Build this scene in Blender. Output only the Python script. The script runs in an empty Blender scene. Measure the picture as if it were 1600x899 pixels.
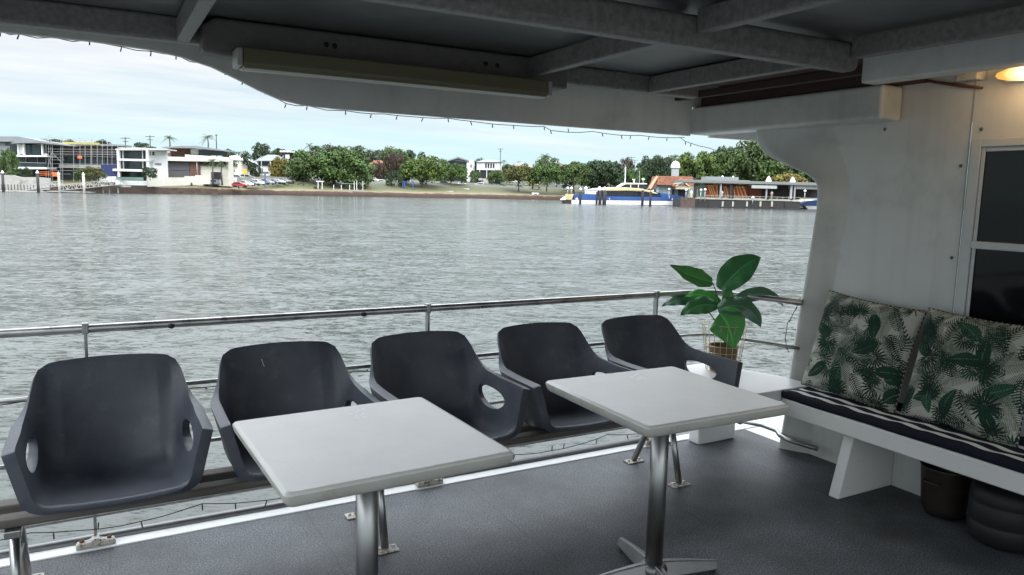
import bpy, bmesh, math, random
import numpy as np
from math import sin, cos, pi, radians as R, sqrt
from mathutils import Vector, Matrix

random.seed(7)
SC = bpy.context.scene
COL = SC.collection
# ---------------------------------------------------------------- camera
F_PX, PIT, ROL, CAMH, PSI = 1155.0, .128, .0236, 1.52, R(29.2)
cam = bpy.data.cameras.new('camera')
cam.sensor_width = 36; cam.lens = 36 * F_PX / 1600
cam.clip_start = .05; cam.clip_end = 8000
camo = bpy.data.objects.new('camera', cam); COL.objects.link(camo)
fwd = Vector((sin(PSI) * cos(PIT), cos(PSI) * cos(PIT), -sin(PIT)))
right = Vector((cos(PSI), -sin(PSI), 0)); up = right.cross(fwd)
r2 = right * cos(ROL) + up * sin(ROL); u2 = up * cos(ROL) - right * sin(ROL)
camo.matrix_world = Matrix.Translation((0, 0, CAMH)) @ Matrix((r2, u2, -fwd)).transposed().to_4x4()
SC.camera = camo
# ---------------------------------------------------------------- view
SC.view_settings.view_transform = 'Standard'; SC.view_settings.look = 'None'
SC.view_settings.exposure = 1.08; SC.view_settings.gamma = 1
SC.cycles.max_bounces = 8; SC.cycles.diffuse_bounces = 5; SC.cycles.glossy_bounces = 4
SC.cycles.transparent_max_bounces = 8; SC.cycles.use_denoising = True
# ---------------------------------------------------------------- sky and sun
SUN_EL, SUN_AZ = R(55), R(200)          # azimuth clockwise from +Y
world = bpy.data.worlds.new('World'); SC.world = world; world.use_nodes = True
nt = world.node_tree; nt.nodes.clear()
def wn(t, **k):
    n = nt.nodes.new(t)
    for a, b in k.items(): setattr(n, a, b)
    return n
wout = wn('ShaderNodeOutputWorld'); bg = wn('ShaderNodeBackground'); bg.inputs[1].default_value = .1
sky = wn('ShaderNodeTexSky', sky_type='NISHITA'); sky.sun_disc = False
sky.sun_elevation = SUN_EL; sky.sun_rotation = SUN_AZ; sky.dust_density = 2.0; sky.ozone_density = 2.0
tc = wn('ShaderNodeTexCoord'); sep = wn('ShaderNodeSeparateXYZ')
nt.links.new(tc.outputs['Generated'], sep.inputs[0])
mx = wn('ShaderNodeMath', operation='MAXIMUM'); nt.links.new(sep.outputs[2], mx.inputs[0]); mx.inputs[1].default_value = 0.0
ad = wn('ShaderNodeMath', operation='ADD'); nt.links.new(mx.outputs[0], ad.inputs[0]); ad.inputs[1].default_value = .09
dx = wn('ShaderNodeMath', operation='DIVIDE'); dy = wn('ShaderNodeMath', operation='DIVIDE')
nt.links.new(sep.outputs[0], dx.inputs[0]); nt.links.new(ad.outputs[0], dx.inputs[1])
nt.links.new(sep.outputs[1], dy.inputs[0]); nt.links.new(ad.outputs[0], dy.inputs[1])
cmb = wn('ShaderNodeCombineXYZ'); nt.links.new(dx.outputs[0], cmb.inputs[0]); nt.links.new(dy.outputs[0], cmb.inputs[1])
mpw = wn('ShaderNodeMapping'); nt.links.new(cmb.outputs[0], mpw.inputs[0]); mpw.inputs['Rotation'].default_value = (0, 0, R(25)); mpw.inputs['Scale'].default_value = (.5, 1.3, 1)
n1 = wn('ShaderNodeTexNoise'); n1.inputs['Scale'].default_value = .55; n1.inputs['Detail'].default_value = 7; n1.inputs['Roughness'].default_value = .55; n1.inputs['Distortion'].default_value = .4
nt.links.new(mpw.outputs[0], n1.inputs[0])
cr = wn('ShaderNodeValToRGB'); cr.color_ramp.elements[0].position = .34; cr.color_ramp.elements[1].position = .62
nt.links.new(n1.outputs[0], cr.inputs[0])
# the cloud sheet thins towards the horizon
thin = wn('ShaderNodeMapRange'); nt.links.new(sep.outputs[2], thin.inputs[0])
thin.inputs[1].default_value = .05; thin.inputs[2].default_value = .17; thin.inputs[3].default_value = 0.0; thin.inputs[4].default_value = .95
fm = wn('ShaderNodeMath', operation='MULTIPLY_ADD'); nt.links.new(cr.outputs[0], fm.inputs[0]); fm.inputs[1].default_value = .45
nt.links.new(thin.outputs[0], fm.inputs[2])
fm.use_clamp = True
# veil under the clouds: pale cyan air
veil = wn('ShaderNodeMixRGB'); veil.inputs[0].default_value = .86
nt.links.new(sky.outputs[0], veil.inputs[1]); veil.inputs[2].default_value = (3.3, 4.7, 4.9, 1)
n2 = wn('ShaderNodeTexNoise'); n2.inputs['Scale'].default_value = .8; n2.inputs['Detail'].default_value = 8; n2.inputs['Roughness'].default_value = .6
nt.links.new(mpw.outputs[0], n2.inputs[0])
cc = wn('ShaderNodeValToRGB'); cc.color_ramp.elements[0].position = .36; cc.color_ramp.elements[1].position = .62
cc.color_ramp.elements[0].color = (3.35, 3.8, 4.3, 1); cc.color_ramp.elements[1].color = (4.75, 4.85, 4.9, 1)
nt.links.new(n2.outputs[0], cc.inputs[0])
mixs = wn('ShaderNodeMixRGB'); nt.links.new(fm.outputs[0], mixs.inputs[0]); nt.links.new(veil.outputs[0], mixs.inputs[1]); nt.links.new(cc.outputs[0], mixs.inputs[2])
# an overcast sky is brighter overhead than at the horizon
zen = wn('ShaderNodeMapRange'); nt.links.new(sep.outputs[2], zen.inputs[0]); zen.inputs[1].default_value = .20; zen.inputs[2].default_value = .62; zen.inputs[3].default_value = 1; zen.inputs[4].default_value = 5.0
zm = wn('ShaderNodeVectorMath', operation='SCALE'); nt.links.new(mixs.outputs[0], zm.inputs[0]); nt.links.new(zen.outputs[0], zm.inputs['Scale'])
nt.links.new(zm.outputs[0], bg.inputs[0]); nt.links.new(bg.outputs[0], wout.inputs[0])
sl = bpy.data.lights.new('sun', 'SUN'); sl.energy = 1.0; sl.angle = R(14); sl.color = (1, .96, .9)
so = bpy.data.objects.new('sun', sl); COL.objects.link(so)
so.rotation_euler = (pi / 2 - SUN_EL, 0, pi - SUN_AZ)

# ================================================================ helpers
WZ = -.88                                # water level
def ray(px, py):
    x, y = px - 800, py - 449.5
    x, y = x * cos(ROL) + y * sin(ROL), -x * sin(ROL) + y * cos(ROL)
    return x / F_PX, cos(PIT) - y / F_PX * sin(PIT), -sin(PIT) - y / F_PX * cos(PIT)
def Q(px, py, D):                        # (right, height) at distance D straight out
    a, b, c = ray(px, py); return a / b * D, CAMH + c / b * D
def W(u, d, z=0): return Vector((u * cos(PSI) + d * sin(PSI), -u * sin(PSI) + d * cos(PSI), z))
def gy(px, py, Y):
    a, b, c = ray(px, py); X = a * cos(PSI) + b * sin(PSI); Yy = -a * sin(PSI) + b * cos(PSI)
    return Vector((X * Y / Yy, Y, CAMH + c * Y / Yy))

# ---------- materials
MATS = {}
def newmat(name):
    m = bpy.data.materials.new(name); m.use_nodes = True
    t = m.node_tree; p = t.nodes['Principled BSDF']; return m, t, p
def mat(name, col, rough=.6, metal=0, var=.12, scale=4, bump=0, bscale=60, spec=.5, dirt=None, dscale=3, dlo=.55, dhi=.7, stretch=(1, 1, 1), detail=5, coat=0, streak=0):
    if name in MATS: return MATS[name]
    m, t, p = newmat(name); N = t.nodes.new; L = t.links.new
    tcn = N('ShaderNodeTexCoord'); mp = N('ShaderNodeMapping'); mp.inputs['Scale'].default_value = stretch
    L(tcn.outputs['Object'], mp.inputs[0])
    n = N('ShaderNodeTexNoise'); n.inputs['Scale'].default_value = scale; n.inputs['Detail'].default_value = detail; L(mp.outputs[0], n.inputs[0])
    r = N('ShaderNodeValToRGB'); r.color_ramp.elements[0].position = .3; r.color_ramp.elements[1].position = .7
    r.color_ramp.elements[0].color = [max(0, c * (1 - var)) for c in col] + [1]
    r.color_ramp.elements[1].color = [min(1, c * (1 + var)) for c in col] + [1]
    L(n.outputs[0], r.inputs[0]); out = r.outputs[0]
    if dirt:
        n3 = N('ShaderNodeTexNoise'); n3.inputs['Scale'].default_value = dscale; n3.inputs['Detail'].default_value = 8; n3.inputs['Roughness'].default_value = .65; L(mp.outputs[0], n3.inputs[0])
        mr = N('ShaderNodeMapRange'); mr.inputs[1].default_value = dlo; mr.inputs[2].default_value = dhi; L(n3.outputs[0], mr.inputs[0])
        mm = N('ShaderNodeMixRGB'); L(mr.outputs[0], mm.inputs[0]); L(out, mm.inputs[1]); mm.inputs[2].default_value = list(dirt) + [1]; out = mm.outputs[0]
    if streak:
        ms = N('ShaderNodeMapping'); ms.inputs['Scale'].default_value = (14, 14, .8); L(tcn.outputs['Object'], ms.inputs[0])
        ns = N('ShaderNodeTexNoise'); ns.inputs['Scale'].default_value = 1; ns.inputs['Detail'].default_value = 6; L(ms.outputs[0], ns.inputs[0])
        rs = N('ShaderNodeMapRange'); rs.inputs[1].default_value = .5; rs.inputs[2].default_value = .75; rs.inputs[3].default_value = 1; rs.inputs[4].default_value = 1 - streak * 1.6; L(ns.outputs[0], rs.inputs[0])
        mm2 = N('ShaderNodeMixRGB'); mm2.blend_type = 'MULTIPLY'; mm2.inputs[0].default_value = 1; L(out, mm2.inputs[1]); L(rs.outputs[0], mm2.inputs[2]); out = mm2.outputs[0]
    L(out, p.inputs['Base Color'])
    rr = N('ShaderNodeMapRange'); rr.inputs[3].default_value = max(0.02, rough - .07); rr.inputs[4].default_value = min(1, rough + .07); L(n.outputs[0], rr.inputs[0]); L(rr.outputs[0], p.inputs['Roughness'])
    p.inputs['Metallic'].default_value = metal; p.inputs['Specular IOR Level'].default_value = spec; p.inputs['Coat Weight'].default_value = coat
    if bump:
        n4 = N('ShaderNodeTexNoise'); n4.inputs['Scale'].default_value = bscale; n4.inputs['Detail'].default_value = 4; L(mp.outputs[0], n4.inputs[0])
        b = N('ShaderNodeBump'); b.inputs['Strength'].default_value = bump; b.inputs['Distance'].default_value = .01; L(n4.outputs[0], b.inputs['Height']); L(b.outputs[0], p.inputs['Normal'])
    MATS[name] = m; return m
def attrmat(name, attr='tint', rough=.7, bump=0, trans=0, spec=.4):
    if name in MATS: return MATS[name]
    m, t, p = newmat(name); a = t.nodes.new('ShaderNodeAttribute'); a.attribute_name = attr
    t.links.new(a.outputs['Color'], p.inputs['Base Color']); p.inputs['Roughness'].default_value = rough
    p.inputs['Specular IOR Level'].default_value = spec
    if bump:
        tcn = t.nodes.new('ShaderNodeTexCoord'); n4 = t.nodes.new('ShaderNodeTexNoise'); n4.inputs['Scale'].default_value = 900
        t.links.new(tcn.outputs['Object'], n4.inputs[0]); b = t.nodes.new('ShaderNodeBump'); b.inputs['Strength'].default_value = bump; b.inputs['Distance'].default_value = .002
        t.links.new(n4.outputs[0], b.inputs['Height']); t.links.new(b.outputs[0], p.inputs['Normal'])
    MATS[name] = m; return m
def leafmat(name, col, var=.45):
    if name in MATS: return MATS[name]
    m, t, p = newmat(name); a = t.nodes.new('ShaderNodeAttribute'); a.attribute_name = 'tone'
    r = t.nodes.new('ShaderNodeValToRGB')
    r.color_ramp.elements[0].color = [c * (1 - var) for c in col] + [1]
    r.color_ramp.elements[1].color = [min(1, c * (1 + var * 1.5)) for c in col] + [1]
    t.links.new(a.outputs['Fac'], r.inputs[0]); t.links.new(r.outputs[0], p.inputs['Base Color'])
    p.inputs['Roughness'].default_value = .65; p.inputs['Specular IOR Level'].default_value = .25
    MATS[name] = m; return m

# ---------- mesh builder
class MB:
    def __init__(s): s.v = []; s.f = []; s.sm = []
    def add(s, vs, fs, smooth=False):
        o = len(s.v); s.v += [tuple(v) for v in vs]; s.f += [tuple(i + o for i in f) for f in fs]; s.sm += [smooth] * len(fs); return s
    def box(s, a, b, M=None):
        x0, y0, z0 = a; x1, y1, z1 = b
        vs = [Vector(p) for p in ((x0, y0, z0), (x1, y0, z0), (x1, y1, z0), (x0, y1, z0), (x0, y0, z1), (x1, y0, z1), (x1, y1, z1), (x0, y1, z1))]
        if M: vs = [M @ v for v in vs]
        return s.add(vs, [(0, 3, 2, 1), (4, 5, 6, 7), (0, 1, 5, 4), (1, 2, 6, 5), (2, 3, 7, 6), (3, 0, 4, 7)])
    def bar(s, p, q, w, h=None, upv=(0, 0, 1)):
        p, q = Vector(p), Vector(q); d = (q - p); L = d.length; d.normalize(); h = h or w
        x = d.cross(Vector(upv))
        if x.length < 1e-4: x = d.cross(Vector((0, 1, 0)))
        x.normalize(); y = x.cross(d)
        M = Matrix((x, d, y)).transposed().to_4x4(); M.translation = p
        return s.box((-w / 2, 0, -h / 2), (w / 2, L, h / 2), M)
    def tube(s, pts, r, n=8, cap=True, closed=False):
        pts = [Vector(p) for p in pts]; rs = r if isinstance(r, (list, tuple)) else [r] * len(pts)
        vs = []; N = len(pts); prev = None
        for i, p in enumerate(pts):
            if closed: d = pts[(i + 1) % N] - pts[i - 1]
            else: d = (pts[min(i + 1, N - 1)] - pts[max(i - 1, 0)])
            d.normalize()
            if prev is None:
                x = d.cross(Vector((0, 0, 1)))
                if x.length < .05: x = d.cross(Vector((0, 1, 0)))
            else: x = prev - d * prev.dot(d)
            x.normalize(); prev = x; y = d.cross(x)
            for k in range(n): a = 2 * pi * k / n; vs.append(p + (x * cos(a) + y * sin(a)) * rs[i])
        fs = []
        for i in range(N if closed else N - 1):
            j = (i + 1) % N
            for k in range(n): fs.append((i * n + k, j * n + k, j * n + (k + 1) % n, i * n + (k + 1) % n))
        if cap and not closed: fs += [tuple(range(n)), tuple((N - 1) * n + k for k in range(n - 1, -1, -1))]
        s.add(vs, fs, True)
        if cap and not closed: s.sm[-1] = s.sm[-2] = False
        return s
    def lathe(s, prof, c=(0, 0, 0), n=24, smooth=True):
        vs = []; fs = []
        for r, z in prof:
            for k in range(n): a = 2 * pi * k / n; vs.append((c[0] + r * cos(a), c[1] + r * sin(a), c[2] + z))
        for i in range(len(prof) - 1):
            for k in range(n): fs.append((i * n + k, i * n + (k + 1) % n, (i + 1) * n + (k + 1) % n, (i + 1) * n + k))
        return s.add(vs, fs, smooth)
    def prism(s, poly, a, b, axis='y'):      # poly in the two other axes
        n = len(poly)
        def P(p, t): return {'y': (p[0], t, p[1]), 'x': (t, p[0], p[1]), 'z': (p[0], p[1], t)}[axis]
        vs = [P(p, a) for p in poly] + [P(p, b) for p in poly]
        fs = [tuple(range(n)), tuple(range(2 * n - 1, n - 1, -1))] + [(i, i + n, (i + 1) % n + n, (i + 1) % n) for i in range(n)]
        return s.add(vs, fs)
    def build(s, name, m, parent=None, bevel=0, seg=2, smooth=None, loc=None, fix=True):
        me = bpy.data.meshes.new(name); me.from_pydata(s.v, [], s.f)
        me.polygons.foreach_set('use_smooth', [bool(x) if smooth is None else smooth for x in s.sm])
        if fix:
            bm = bmesh.new(); bm.from_mesh(me); bmesh.ops.recalc_face_normals(bm, faces=bm.faces[:]); bm.to_mesh(me); bm.free()
        me.materials.append(m)
        o = bpy.data.objects.new(name, me); COL.objects.link(o)
        if parent: o.parent = parent
        if loc: o.location = loc
        if bevel:
            b = o.modifiers.new('bevel', 'BEVEL'); b.width = bevel; b.segments = seg; b.limit_method = 'ANGLE'; b.angle_limit = R(35); b.harden_normals = False
        return o
def box(a, b): return MB().box(a, b)
def tag(o, label, cat, group=None):
    o['label'] = label; o['category'] = cat
    if group: o['group'] = group
    return o
def thing(name, label, cat, loc=(0, 0, 0), rz=0, group=None):
    o = bpy.data.objects.new(name, None); COL.objects.link(o); o.location = loc; o.rotation_euler = (0, 0, rz); o.empty_display_size = .2
    return tag(o, label, cat, group)
def struct(o): o['kind'] = 'structure'; return o
def dup(root, loc=None, rz=None, label=None, mats=None, scale=None):
    r = root.copy(); COL.objects.link(r)
    if loc is not None: r.location = loc
    if rz is not None: r.rotation_euler = (0, 0, rz)
    if label: r['label'] = label
    if scale: r.scale = scale
    for ch in list(root.children):
        c = ch.copy(); COL.objects.link(c); c.parent = r
        if mats and ch.name.split('.')[0] in mats:
            c.material_slots[0].link = 'OBJECT'; c.material_slots[0].material = mats[ch.name.split('.')[0]]
        for g in list(ch.children):
            d = g.copy(); COL.objects.link(d); d.parent = c
    return r

# ================================================================ materials
M_white = mat('boat_white', (.62, .625, .60), .34, var=.06, scale=2.5, streak=.05, bump=.16, bscale=11, dirt=(.42, .43, .40), dscale=2.2, dlo=.52, dhi=.8, coat=.15)
M_white2 = mat('bench_white', (.70, .70, .68), .38, var=.04, scale=3, bump=.06, bscale=30, dirt=(.40, .40, .37), dscale=5, dlo=.6, dhi=.85)
M_ledge = mat('ledge_white', (.66, .67, .66), .3, var=.04, scale=6, bump=.12, bscale=25, dirt=(.5, .5, .46), dscale=6, dlo=.6, dhi=.85)
M_galv = mat('galvanised', (.185, .182, .175), .5, var=.26, scale=45, bump=.12, bscale=120, dirt=(.12, .11, .10), dscale=9, dlo=.55, dhi=.75, detail=8)
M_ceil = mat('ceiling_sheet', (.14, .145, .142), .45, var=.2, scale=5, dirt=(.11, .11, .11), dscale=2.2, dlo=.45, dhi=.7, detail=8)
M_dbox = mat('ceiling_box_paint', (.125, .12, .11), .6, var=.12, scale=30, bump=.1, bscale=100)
M_steel = mat('stainless', (.38, .38, .375), .34, metal=1, var=.06, scale=40, stretch=(1, 1, .05))
def table_mat():
    m, t, p = newmat('worn_laminate'); N = t.nodes.new; L = t.links.new; tcn = N('ShaderNodeTexCoord'); oi = N('ShaderNodeObjectInfo')
    n = N('ShaderNodeTexNoise'); n.inputs['Scale'].default_value = 2.2; n.inputs['Detail'].default_value = 9; n.inputs['Roughness'].default_value = .7; L(tcn.outputs['Object'], n.inputs[0])
    r = N('ShaderNodeValToRGB'); e = r.color_ramp.elements; e[0].position = .34; e[1].position = .6; e[0].color = (.80, .79, .75, 1); e[1].color = (.88, .88, .84, 1); L(n.outputs[0], r.inputs[0])
    v = N('ShaderNodeTexVoronoi'); v.feature = 'DISTANCE_TO_EDGE'; v.inputs['Scale'].default_value = 5; mp = N('ShaderNodeMapping'); mp.inputs['Scale'].default_value = (1, .18, 1); mp.inputs['Rotation'].default_value = (0, 0, .7); L(tcn.outputs['Object'], mp.inputs[0]); L(mp.outputs[0], v.inputs[0])
    s1 = N('ShaderNodeMapRange'); s1.inputs[1].default_value = .006; s1.inputs[2].default_value = 0; s1.inputs[4].default_value = .12; L(v.outputs['Distance'], s1.inputs[0])
    nb = N('ShaderNodeTexNoise'); nb.inputs['Scale'].default_value = 5; L(tcn.outputs['Object'], nb.inputs[0]); s2 = N('ShaderNodeMapRange'); s2.inputs[1].default_value = .5; s2.inputs[2].default_value = .62; L(nb.outputs[0], s2.inputs[0])
    mu = N('ShaderNodeMath'); mu.operation = 'MULTIPLY'; L(s1.outputs[0], mu.inputs[0]); L(s2.outputs[0], mu.inputs[1])
    c = N('ShaderNodeMixRGB'); L(mu.outputs[0], c.inputs[0]); L(r.outputs[0], c.inputs[1]); c.inputs[2].default_value = (.45, .44, .40, 1)
    sp = N('ShaderNodeTexNoise'); sp.inputs['Scale'].default_value = 38; sp.inputs['Detail'].default_value = 2; L(tcn.outputs['Object'], sp.inputs[0]); s3 = N('ShaderNodeMapRange'); s3.inputs[1].default_value = .78; s3.inputs[2].default_value = .84; s3.inputs[4].default_value = .35; L(sp.outputs[0], s3.inputs[0])
    c2 = N('ShaderNodeMixRGB'); L(s3.outputs[0], c2.inputs[0]); L(c.outputs[0], c2.inputs[1]); c2.inputs[2].default_value = (.40, .37, .32, 1)
    L(c2.outputs[0], p.inputs['Base Color']); rr = N('ShaderNodeMapRange'); rr.inputs[3].default_value = .36; rr.inputs[4].default_value = .14; L(n.outputs[0], rr.inputs[0]); L(rr.outputs[0], p.inputs['Roughness']); return m
M_table = table_mat()
M_rail = mat('rail_steel', (.34, .34, .33), .35, metal=.85, var=.25, scale=14, bump=.05, bscale=60, dirt=(.16, .12, .09), dscale=18, dlo=.6, dhi=.75)
M_alu = mat('cast_aluminium', (.20, .20, .20), .42, metal=.9, var=.1, scale=20)
M_wood = mat('weathered_timber', (.12, .108, .096), .75, var=.3, scale=6, stretch=(.6, 8, 8), bump=.3, bscale=25)
M_black = mat('black_rubber', (.012, .012, .013), .5, var=.2)
M_rust = mat('rusty_fitting', (.5, .48, .44), .6, var=.15, scale=30, dirt=(.16, .07, .03), dscale=60, dlo=.5, dhi=.62)
M_rustdark = mat('rust', (.12, .045, .02), .8, var=.4, scale=40)
M_lens = mat('yellowed_lens', (.13, .12, .075), .3, var=.08, scale=2, stretch=(.5, 8, 8), dirt=(.13, .12, .075), dscale=3)
M_glass = mat('dark_glass', (.006, .006, .007), .05, var=.1, scale=1, spec=.22)
M_frame = mat('window_frame_white', (.58, .60, .60), .35, var=.05, scale=10)
M_brown = mat('brown_timber', (.045, .022, .016), .7, var=.3, scale=8, stretch=(8, .6, 8))

# chair plastic
def chair_mat():
    m, t, p = newmat('chair_plastic'); N = t.nodes.new; L = t.links.new
    tcn = N('ShaderNodeTexCoord'); oi = N('ShaderNodeObjectInfo')
    va = N('ShaderNodeVectorMath'); va.operation = 'ADD'; sc = N('ShaderNodeVectorMath'); sc.operation = 'SCALE'; sc.inputs['Scale'].default_value = 5
    cx = N('ShaderNodeCombineXYZ'); L(oi.outputs['Random'], cx.inputs[0]); L(oi.outputs['Random'], cx.inputs[1]); L(cx.outputs[0], sc.inputs[0])
    L(tcn.outputs['Object'], va.inputs[0]); L(sc.outputs[0], va.inputs[1])
    n = N('ShaderNodeTexNoise'); n.inputs['Scale'].default_value = 4.5; n.inputs['Detail'].default_value = 7; n.inputs['Roughness'].default_value = .62; L(va.outputs[0], n.inputs[0])
    r = N('ShaderNodeValToRGB'); e = r.color_ramp.elements; e[0].position = .35; e[1].position = .72
    e[0].color = (.050, .057, .076, 1); e[1].color = (.094, .104, .130, 1); L(n.outputs[0], r.inputs[0])
    nd = N('ShaderNodeTexNoise'); nd.inputs['Scale'].default_value = 11; nd.inputs['Detail'].default_value = 10; nd.inputs['Roughness'].default_value = .72; L(va.outputs[0], nd.inputs[0])
    md = N('ShaderNodeMapRange'); md.inputs[1].default_value = .54; md.inputs[2].default_value = .78; md.inputs[4].default_value = .55; L(nd.outputs[0], md.inputs[0])
    cd = N('ShaderNodeMixRGB'); L(md.outputs[0], cd.inputs[0]); L(r.outputs[0], cd.inputs[1]); cd.inputs[2].default_value = (.17, .18, .20, 1); L(cd.outputs[0], p.inputs['Base Color'])
    mr = N('ShaderNodeMapRange'); mr.inputs[3].default_value = .34; mr.inputs[4].default_value = .58; L(n.outputs[0], mr.inputs[0]); L(mr.outputs[0], p.inputs['Roughness'])
    n4 = N('ShaderNodeTexNoise'); n4.inputs['Scale'].default_value = 400; L(tcn.outputs['Object'], n4.inputs[0])
    b = N('ShaderNodeBump'); b.inputs['Strength'].default_value = .12; b.inputs['Distance'].default_value = .002; L(n4.outputs[0], b.inputs['Height']); L(b.outputs[0], p.inputs['Normal'])
    return m
M_chair = chair_mat()
# non-slip deck
def deck_mat():
    m, t, p = newmat('nonslip_deck'); N = t.nodes.new; L = t.links.new
    tcn = N('ShaderNodeTexCoord')
    n = N('ShaderNodeTexNoise'); n.inputs['Scale'].default_value = 150; n.inputs['Detail'].default_value = 2; L(tcn.outputs['Object'], n.inputs[0])
    r = N('ShaderNodeValToRGB'); e = r.color_ramp.elements; e[0].position = .36; e[1].position = .66
    e[0].color = (.011, .012, .014, 1); e[1].color = (.165, .180, .198, 1); L(n.outputs[0], r.inputs[0])
    n2 = N('ShaderNodeTexNoise'); n2.inputs['Scale'].default_value = 1.7; n2.inputs['Detail'].default_value = 8; n2.inputs['Roughness'].default_value = .65; L(tcn.outputs['Object'], n2.inputs[0])
    r2_ = N('ShaderNodeValToRGB'); e = r2_.color_ramp.elements; e[0].position = .35; e[1].position = .7; e[0].color = (.42, .42, .41, 1); e[1].color = (1.25, 1.25, 1.27, 1); L(n2.outputs[0], r2_.inputs[0])
    mu = N('ShaderNodeMixRGB'); mu.blend_type = 'MULTIPLY'; mu.inputs[0].default_value = 1; L(r.outputs[0], mu.inputs[1]); L(r2_.outputs[0], mu.inputs[2])
    # pale scuffs
    n3 = N('ShaderNodeTexNoise'); n3.inputs['Scale'].default_value = 3.1; n3.inputs['Detail'].default_value = 9; n3.inputs['Roughness'].default_value = .75
    mp = N('ShaderNodeMapping'); mp.inputs['Location'].default_value = (3.3, 7.1, 0); L(tcn.outputs['Object'], mp.inputs[0]); L(mp.outputs[0], n3.inputs[0])
    mr = N('ShaderNodeMapRange'); mr.inputs[1].default_value = .64; mr.inputs[2].default_value = .80; mr.inputs[4].default_value = .55; L(n3.outputs[0], mr.inputs[0])
    m2 = N('ShaderNodeMixRGB'); L(mr.outputs[0], m2.inputs[0]); L(mu.outputs[0], m2.inputs[1]); m2.inputs[2].default_value = (.28, .31, .33, 1)
    sp = N('ShaderNodeSeparateXYZ'); L(tcn.outputs['Object'], sp.inputs[0])
    wv = N('ShaderNodeMath'); wv.operation = 'MULTIPLY_ADD'; L(n2.outputs[0], wv.inputs[0]); wv.inputs[1].default_value = .05; L(sp.outputs[0], wv.inputs[2])
    dv = N('ShaderNodeMath'); dv.operation = 'PINGPONG'; L(wv.outputs[0], dv.inputs[0]); dv.inputs[1].default_value = .41
    sm = N('ShaderNodeMapRange'); sm.inputs[1].default_value = .004; sm.inputs[2].default_value = .001; sm.inputs[4].default_value = .6; L(dv.outputs[0], sm.inputs[0])
    m3 = N('ShaderNodeMixRGB'); L(sm.outputs[0], m3.inputs[0]); L(m2.outputs[0], m3.inputs[1]); m3.inputs[2].default_value = (.02, .02, .022, 1)
    L(m3.outputs[0], p.inputs['Base Color']); p.inputs['Roughness'].default_value = .58
    b = N('ShaderNodeBump'); b.inputs['Strength'].default_value = .25; b.inputs['Distance'].default_value = .002; L(n.outputs[0], b.inputs['Height']); L(b.outputs[0], p.inputs['Normal'])
    return m
M_deck = deck_mat()
# river
def water_mat():
    m, t, p = newmat('river_water'); N = t.nodes.new; L = t.links.new
    p.inputs['Base Color'].default_value = (.040, .048, .044, 1); p.inputs['Roughness'].default_value = .14; p.inputs['IOR'].default_value = 1.333
    g = N('ShaderNodeNewGeometry'); acc = None
    for i, (sx, sy, rot, amp, det) in enumerate([(.10, .30, -29, .10, 2), (.50, 1.3, -22, .17, 2), (1.4, 4.2, -34, .32, 3), (5, 12, -22, .50, 3), (16, 34, -30, .32, 2)]):
        mp = N('ShaderNodeMapping'); mp.inputs['Rotation'].default_value = (0, 0, R(-rot)); L(g.outputs['Position'], mp.inputs[0])
        m2 = N('ShaderNodeMapping'); m2.inputs['Scale'].default_value = (sx, sy, 1); L(mp.outputs[0], m2.inputs[0])
        n = N('ShaderNodeTexNoise'); n.noise_dimensions = '2D'; n.inputs['Scale'].default_value = 1; n.inputs['Detail'].default_value = det; n.inputs['Distortion'].default_value = .5; L(m2.outputs[0], n.inputs[0])
        v = N('ShaderNodeVectorMath'); v.operation = 'SUBTRACT'; L(n.outputs['Color'], v.inputs[0]); v.inputs[1].default_value = (.5, .5, .5)
        v2 = N('ShaderNodeVectorMath'); v2.operation = 'MULTIPLY'; L(v.outputs[0], v2.inputs[0]); v2.inputs[1].default_value = (amp * 1.0, amp * 1.6, 0)
        if acc is None: acc = v2
        else: a_ = N('ShaderNodeVectorMath'); a_.operation = 'ADD'; L(acc.outputs[0], a_.inputs[0]); L(v2.outputs[0], a_.inputs[1]); acc = a_
    # wind patches: calmer and rougher areas
    wp = N('ShaderNodeTexNoise'); wp.inputs['Scale'].default_value = .022; wp.inputs['Detail'].default_value = 4; L(g.outputs['Position'], wp.inputs[0])
    wr = N('ShaderNodeMapRange'); wr.inputs[1].default_value = .35; wr.inputs[2].default_value = .65; wr.inputs[3].default_value = .6; wr.inputs[4].default_value = 1.3; L(wp.outputs[0], wr.inputs[0])
    sc = N('ShaderNodeVectorMath'); sc.operation = 'SCALE'; L(acc.outputs[0], sc.inputs[0]); L(wr.outputs[0], sc.inputs['Scale'])
    up_ = N('ShaderNodeVectorMath'); up_.operation = 'ADD'; L(sc.outputs[0], up_.inputs[0]); up_.inputs[1].default_value = (0, 0, 1)
    nm = N('ShaderNodeVectorMath'); nm.operation = 'NORMALIZE'; L(up_.outputs[0], nm.inputs[0]); L(nm.outputs[0], p.inputs['Normal'])
    return m
M_water = water_mat()
# ================================================================ setting: water and bank
wm = MB(); wm.add([(-3000, -3000, 0), (3000, -3000, 0), (3000, 3000, 0), (-3000, 3000, 0)], [(0, 1, 2, 3)])
struct(wm.build('river_water', M_water, loc=(0, 0, WZ), fix=False))

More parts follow.
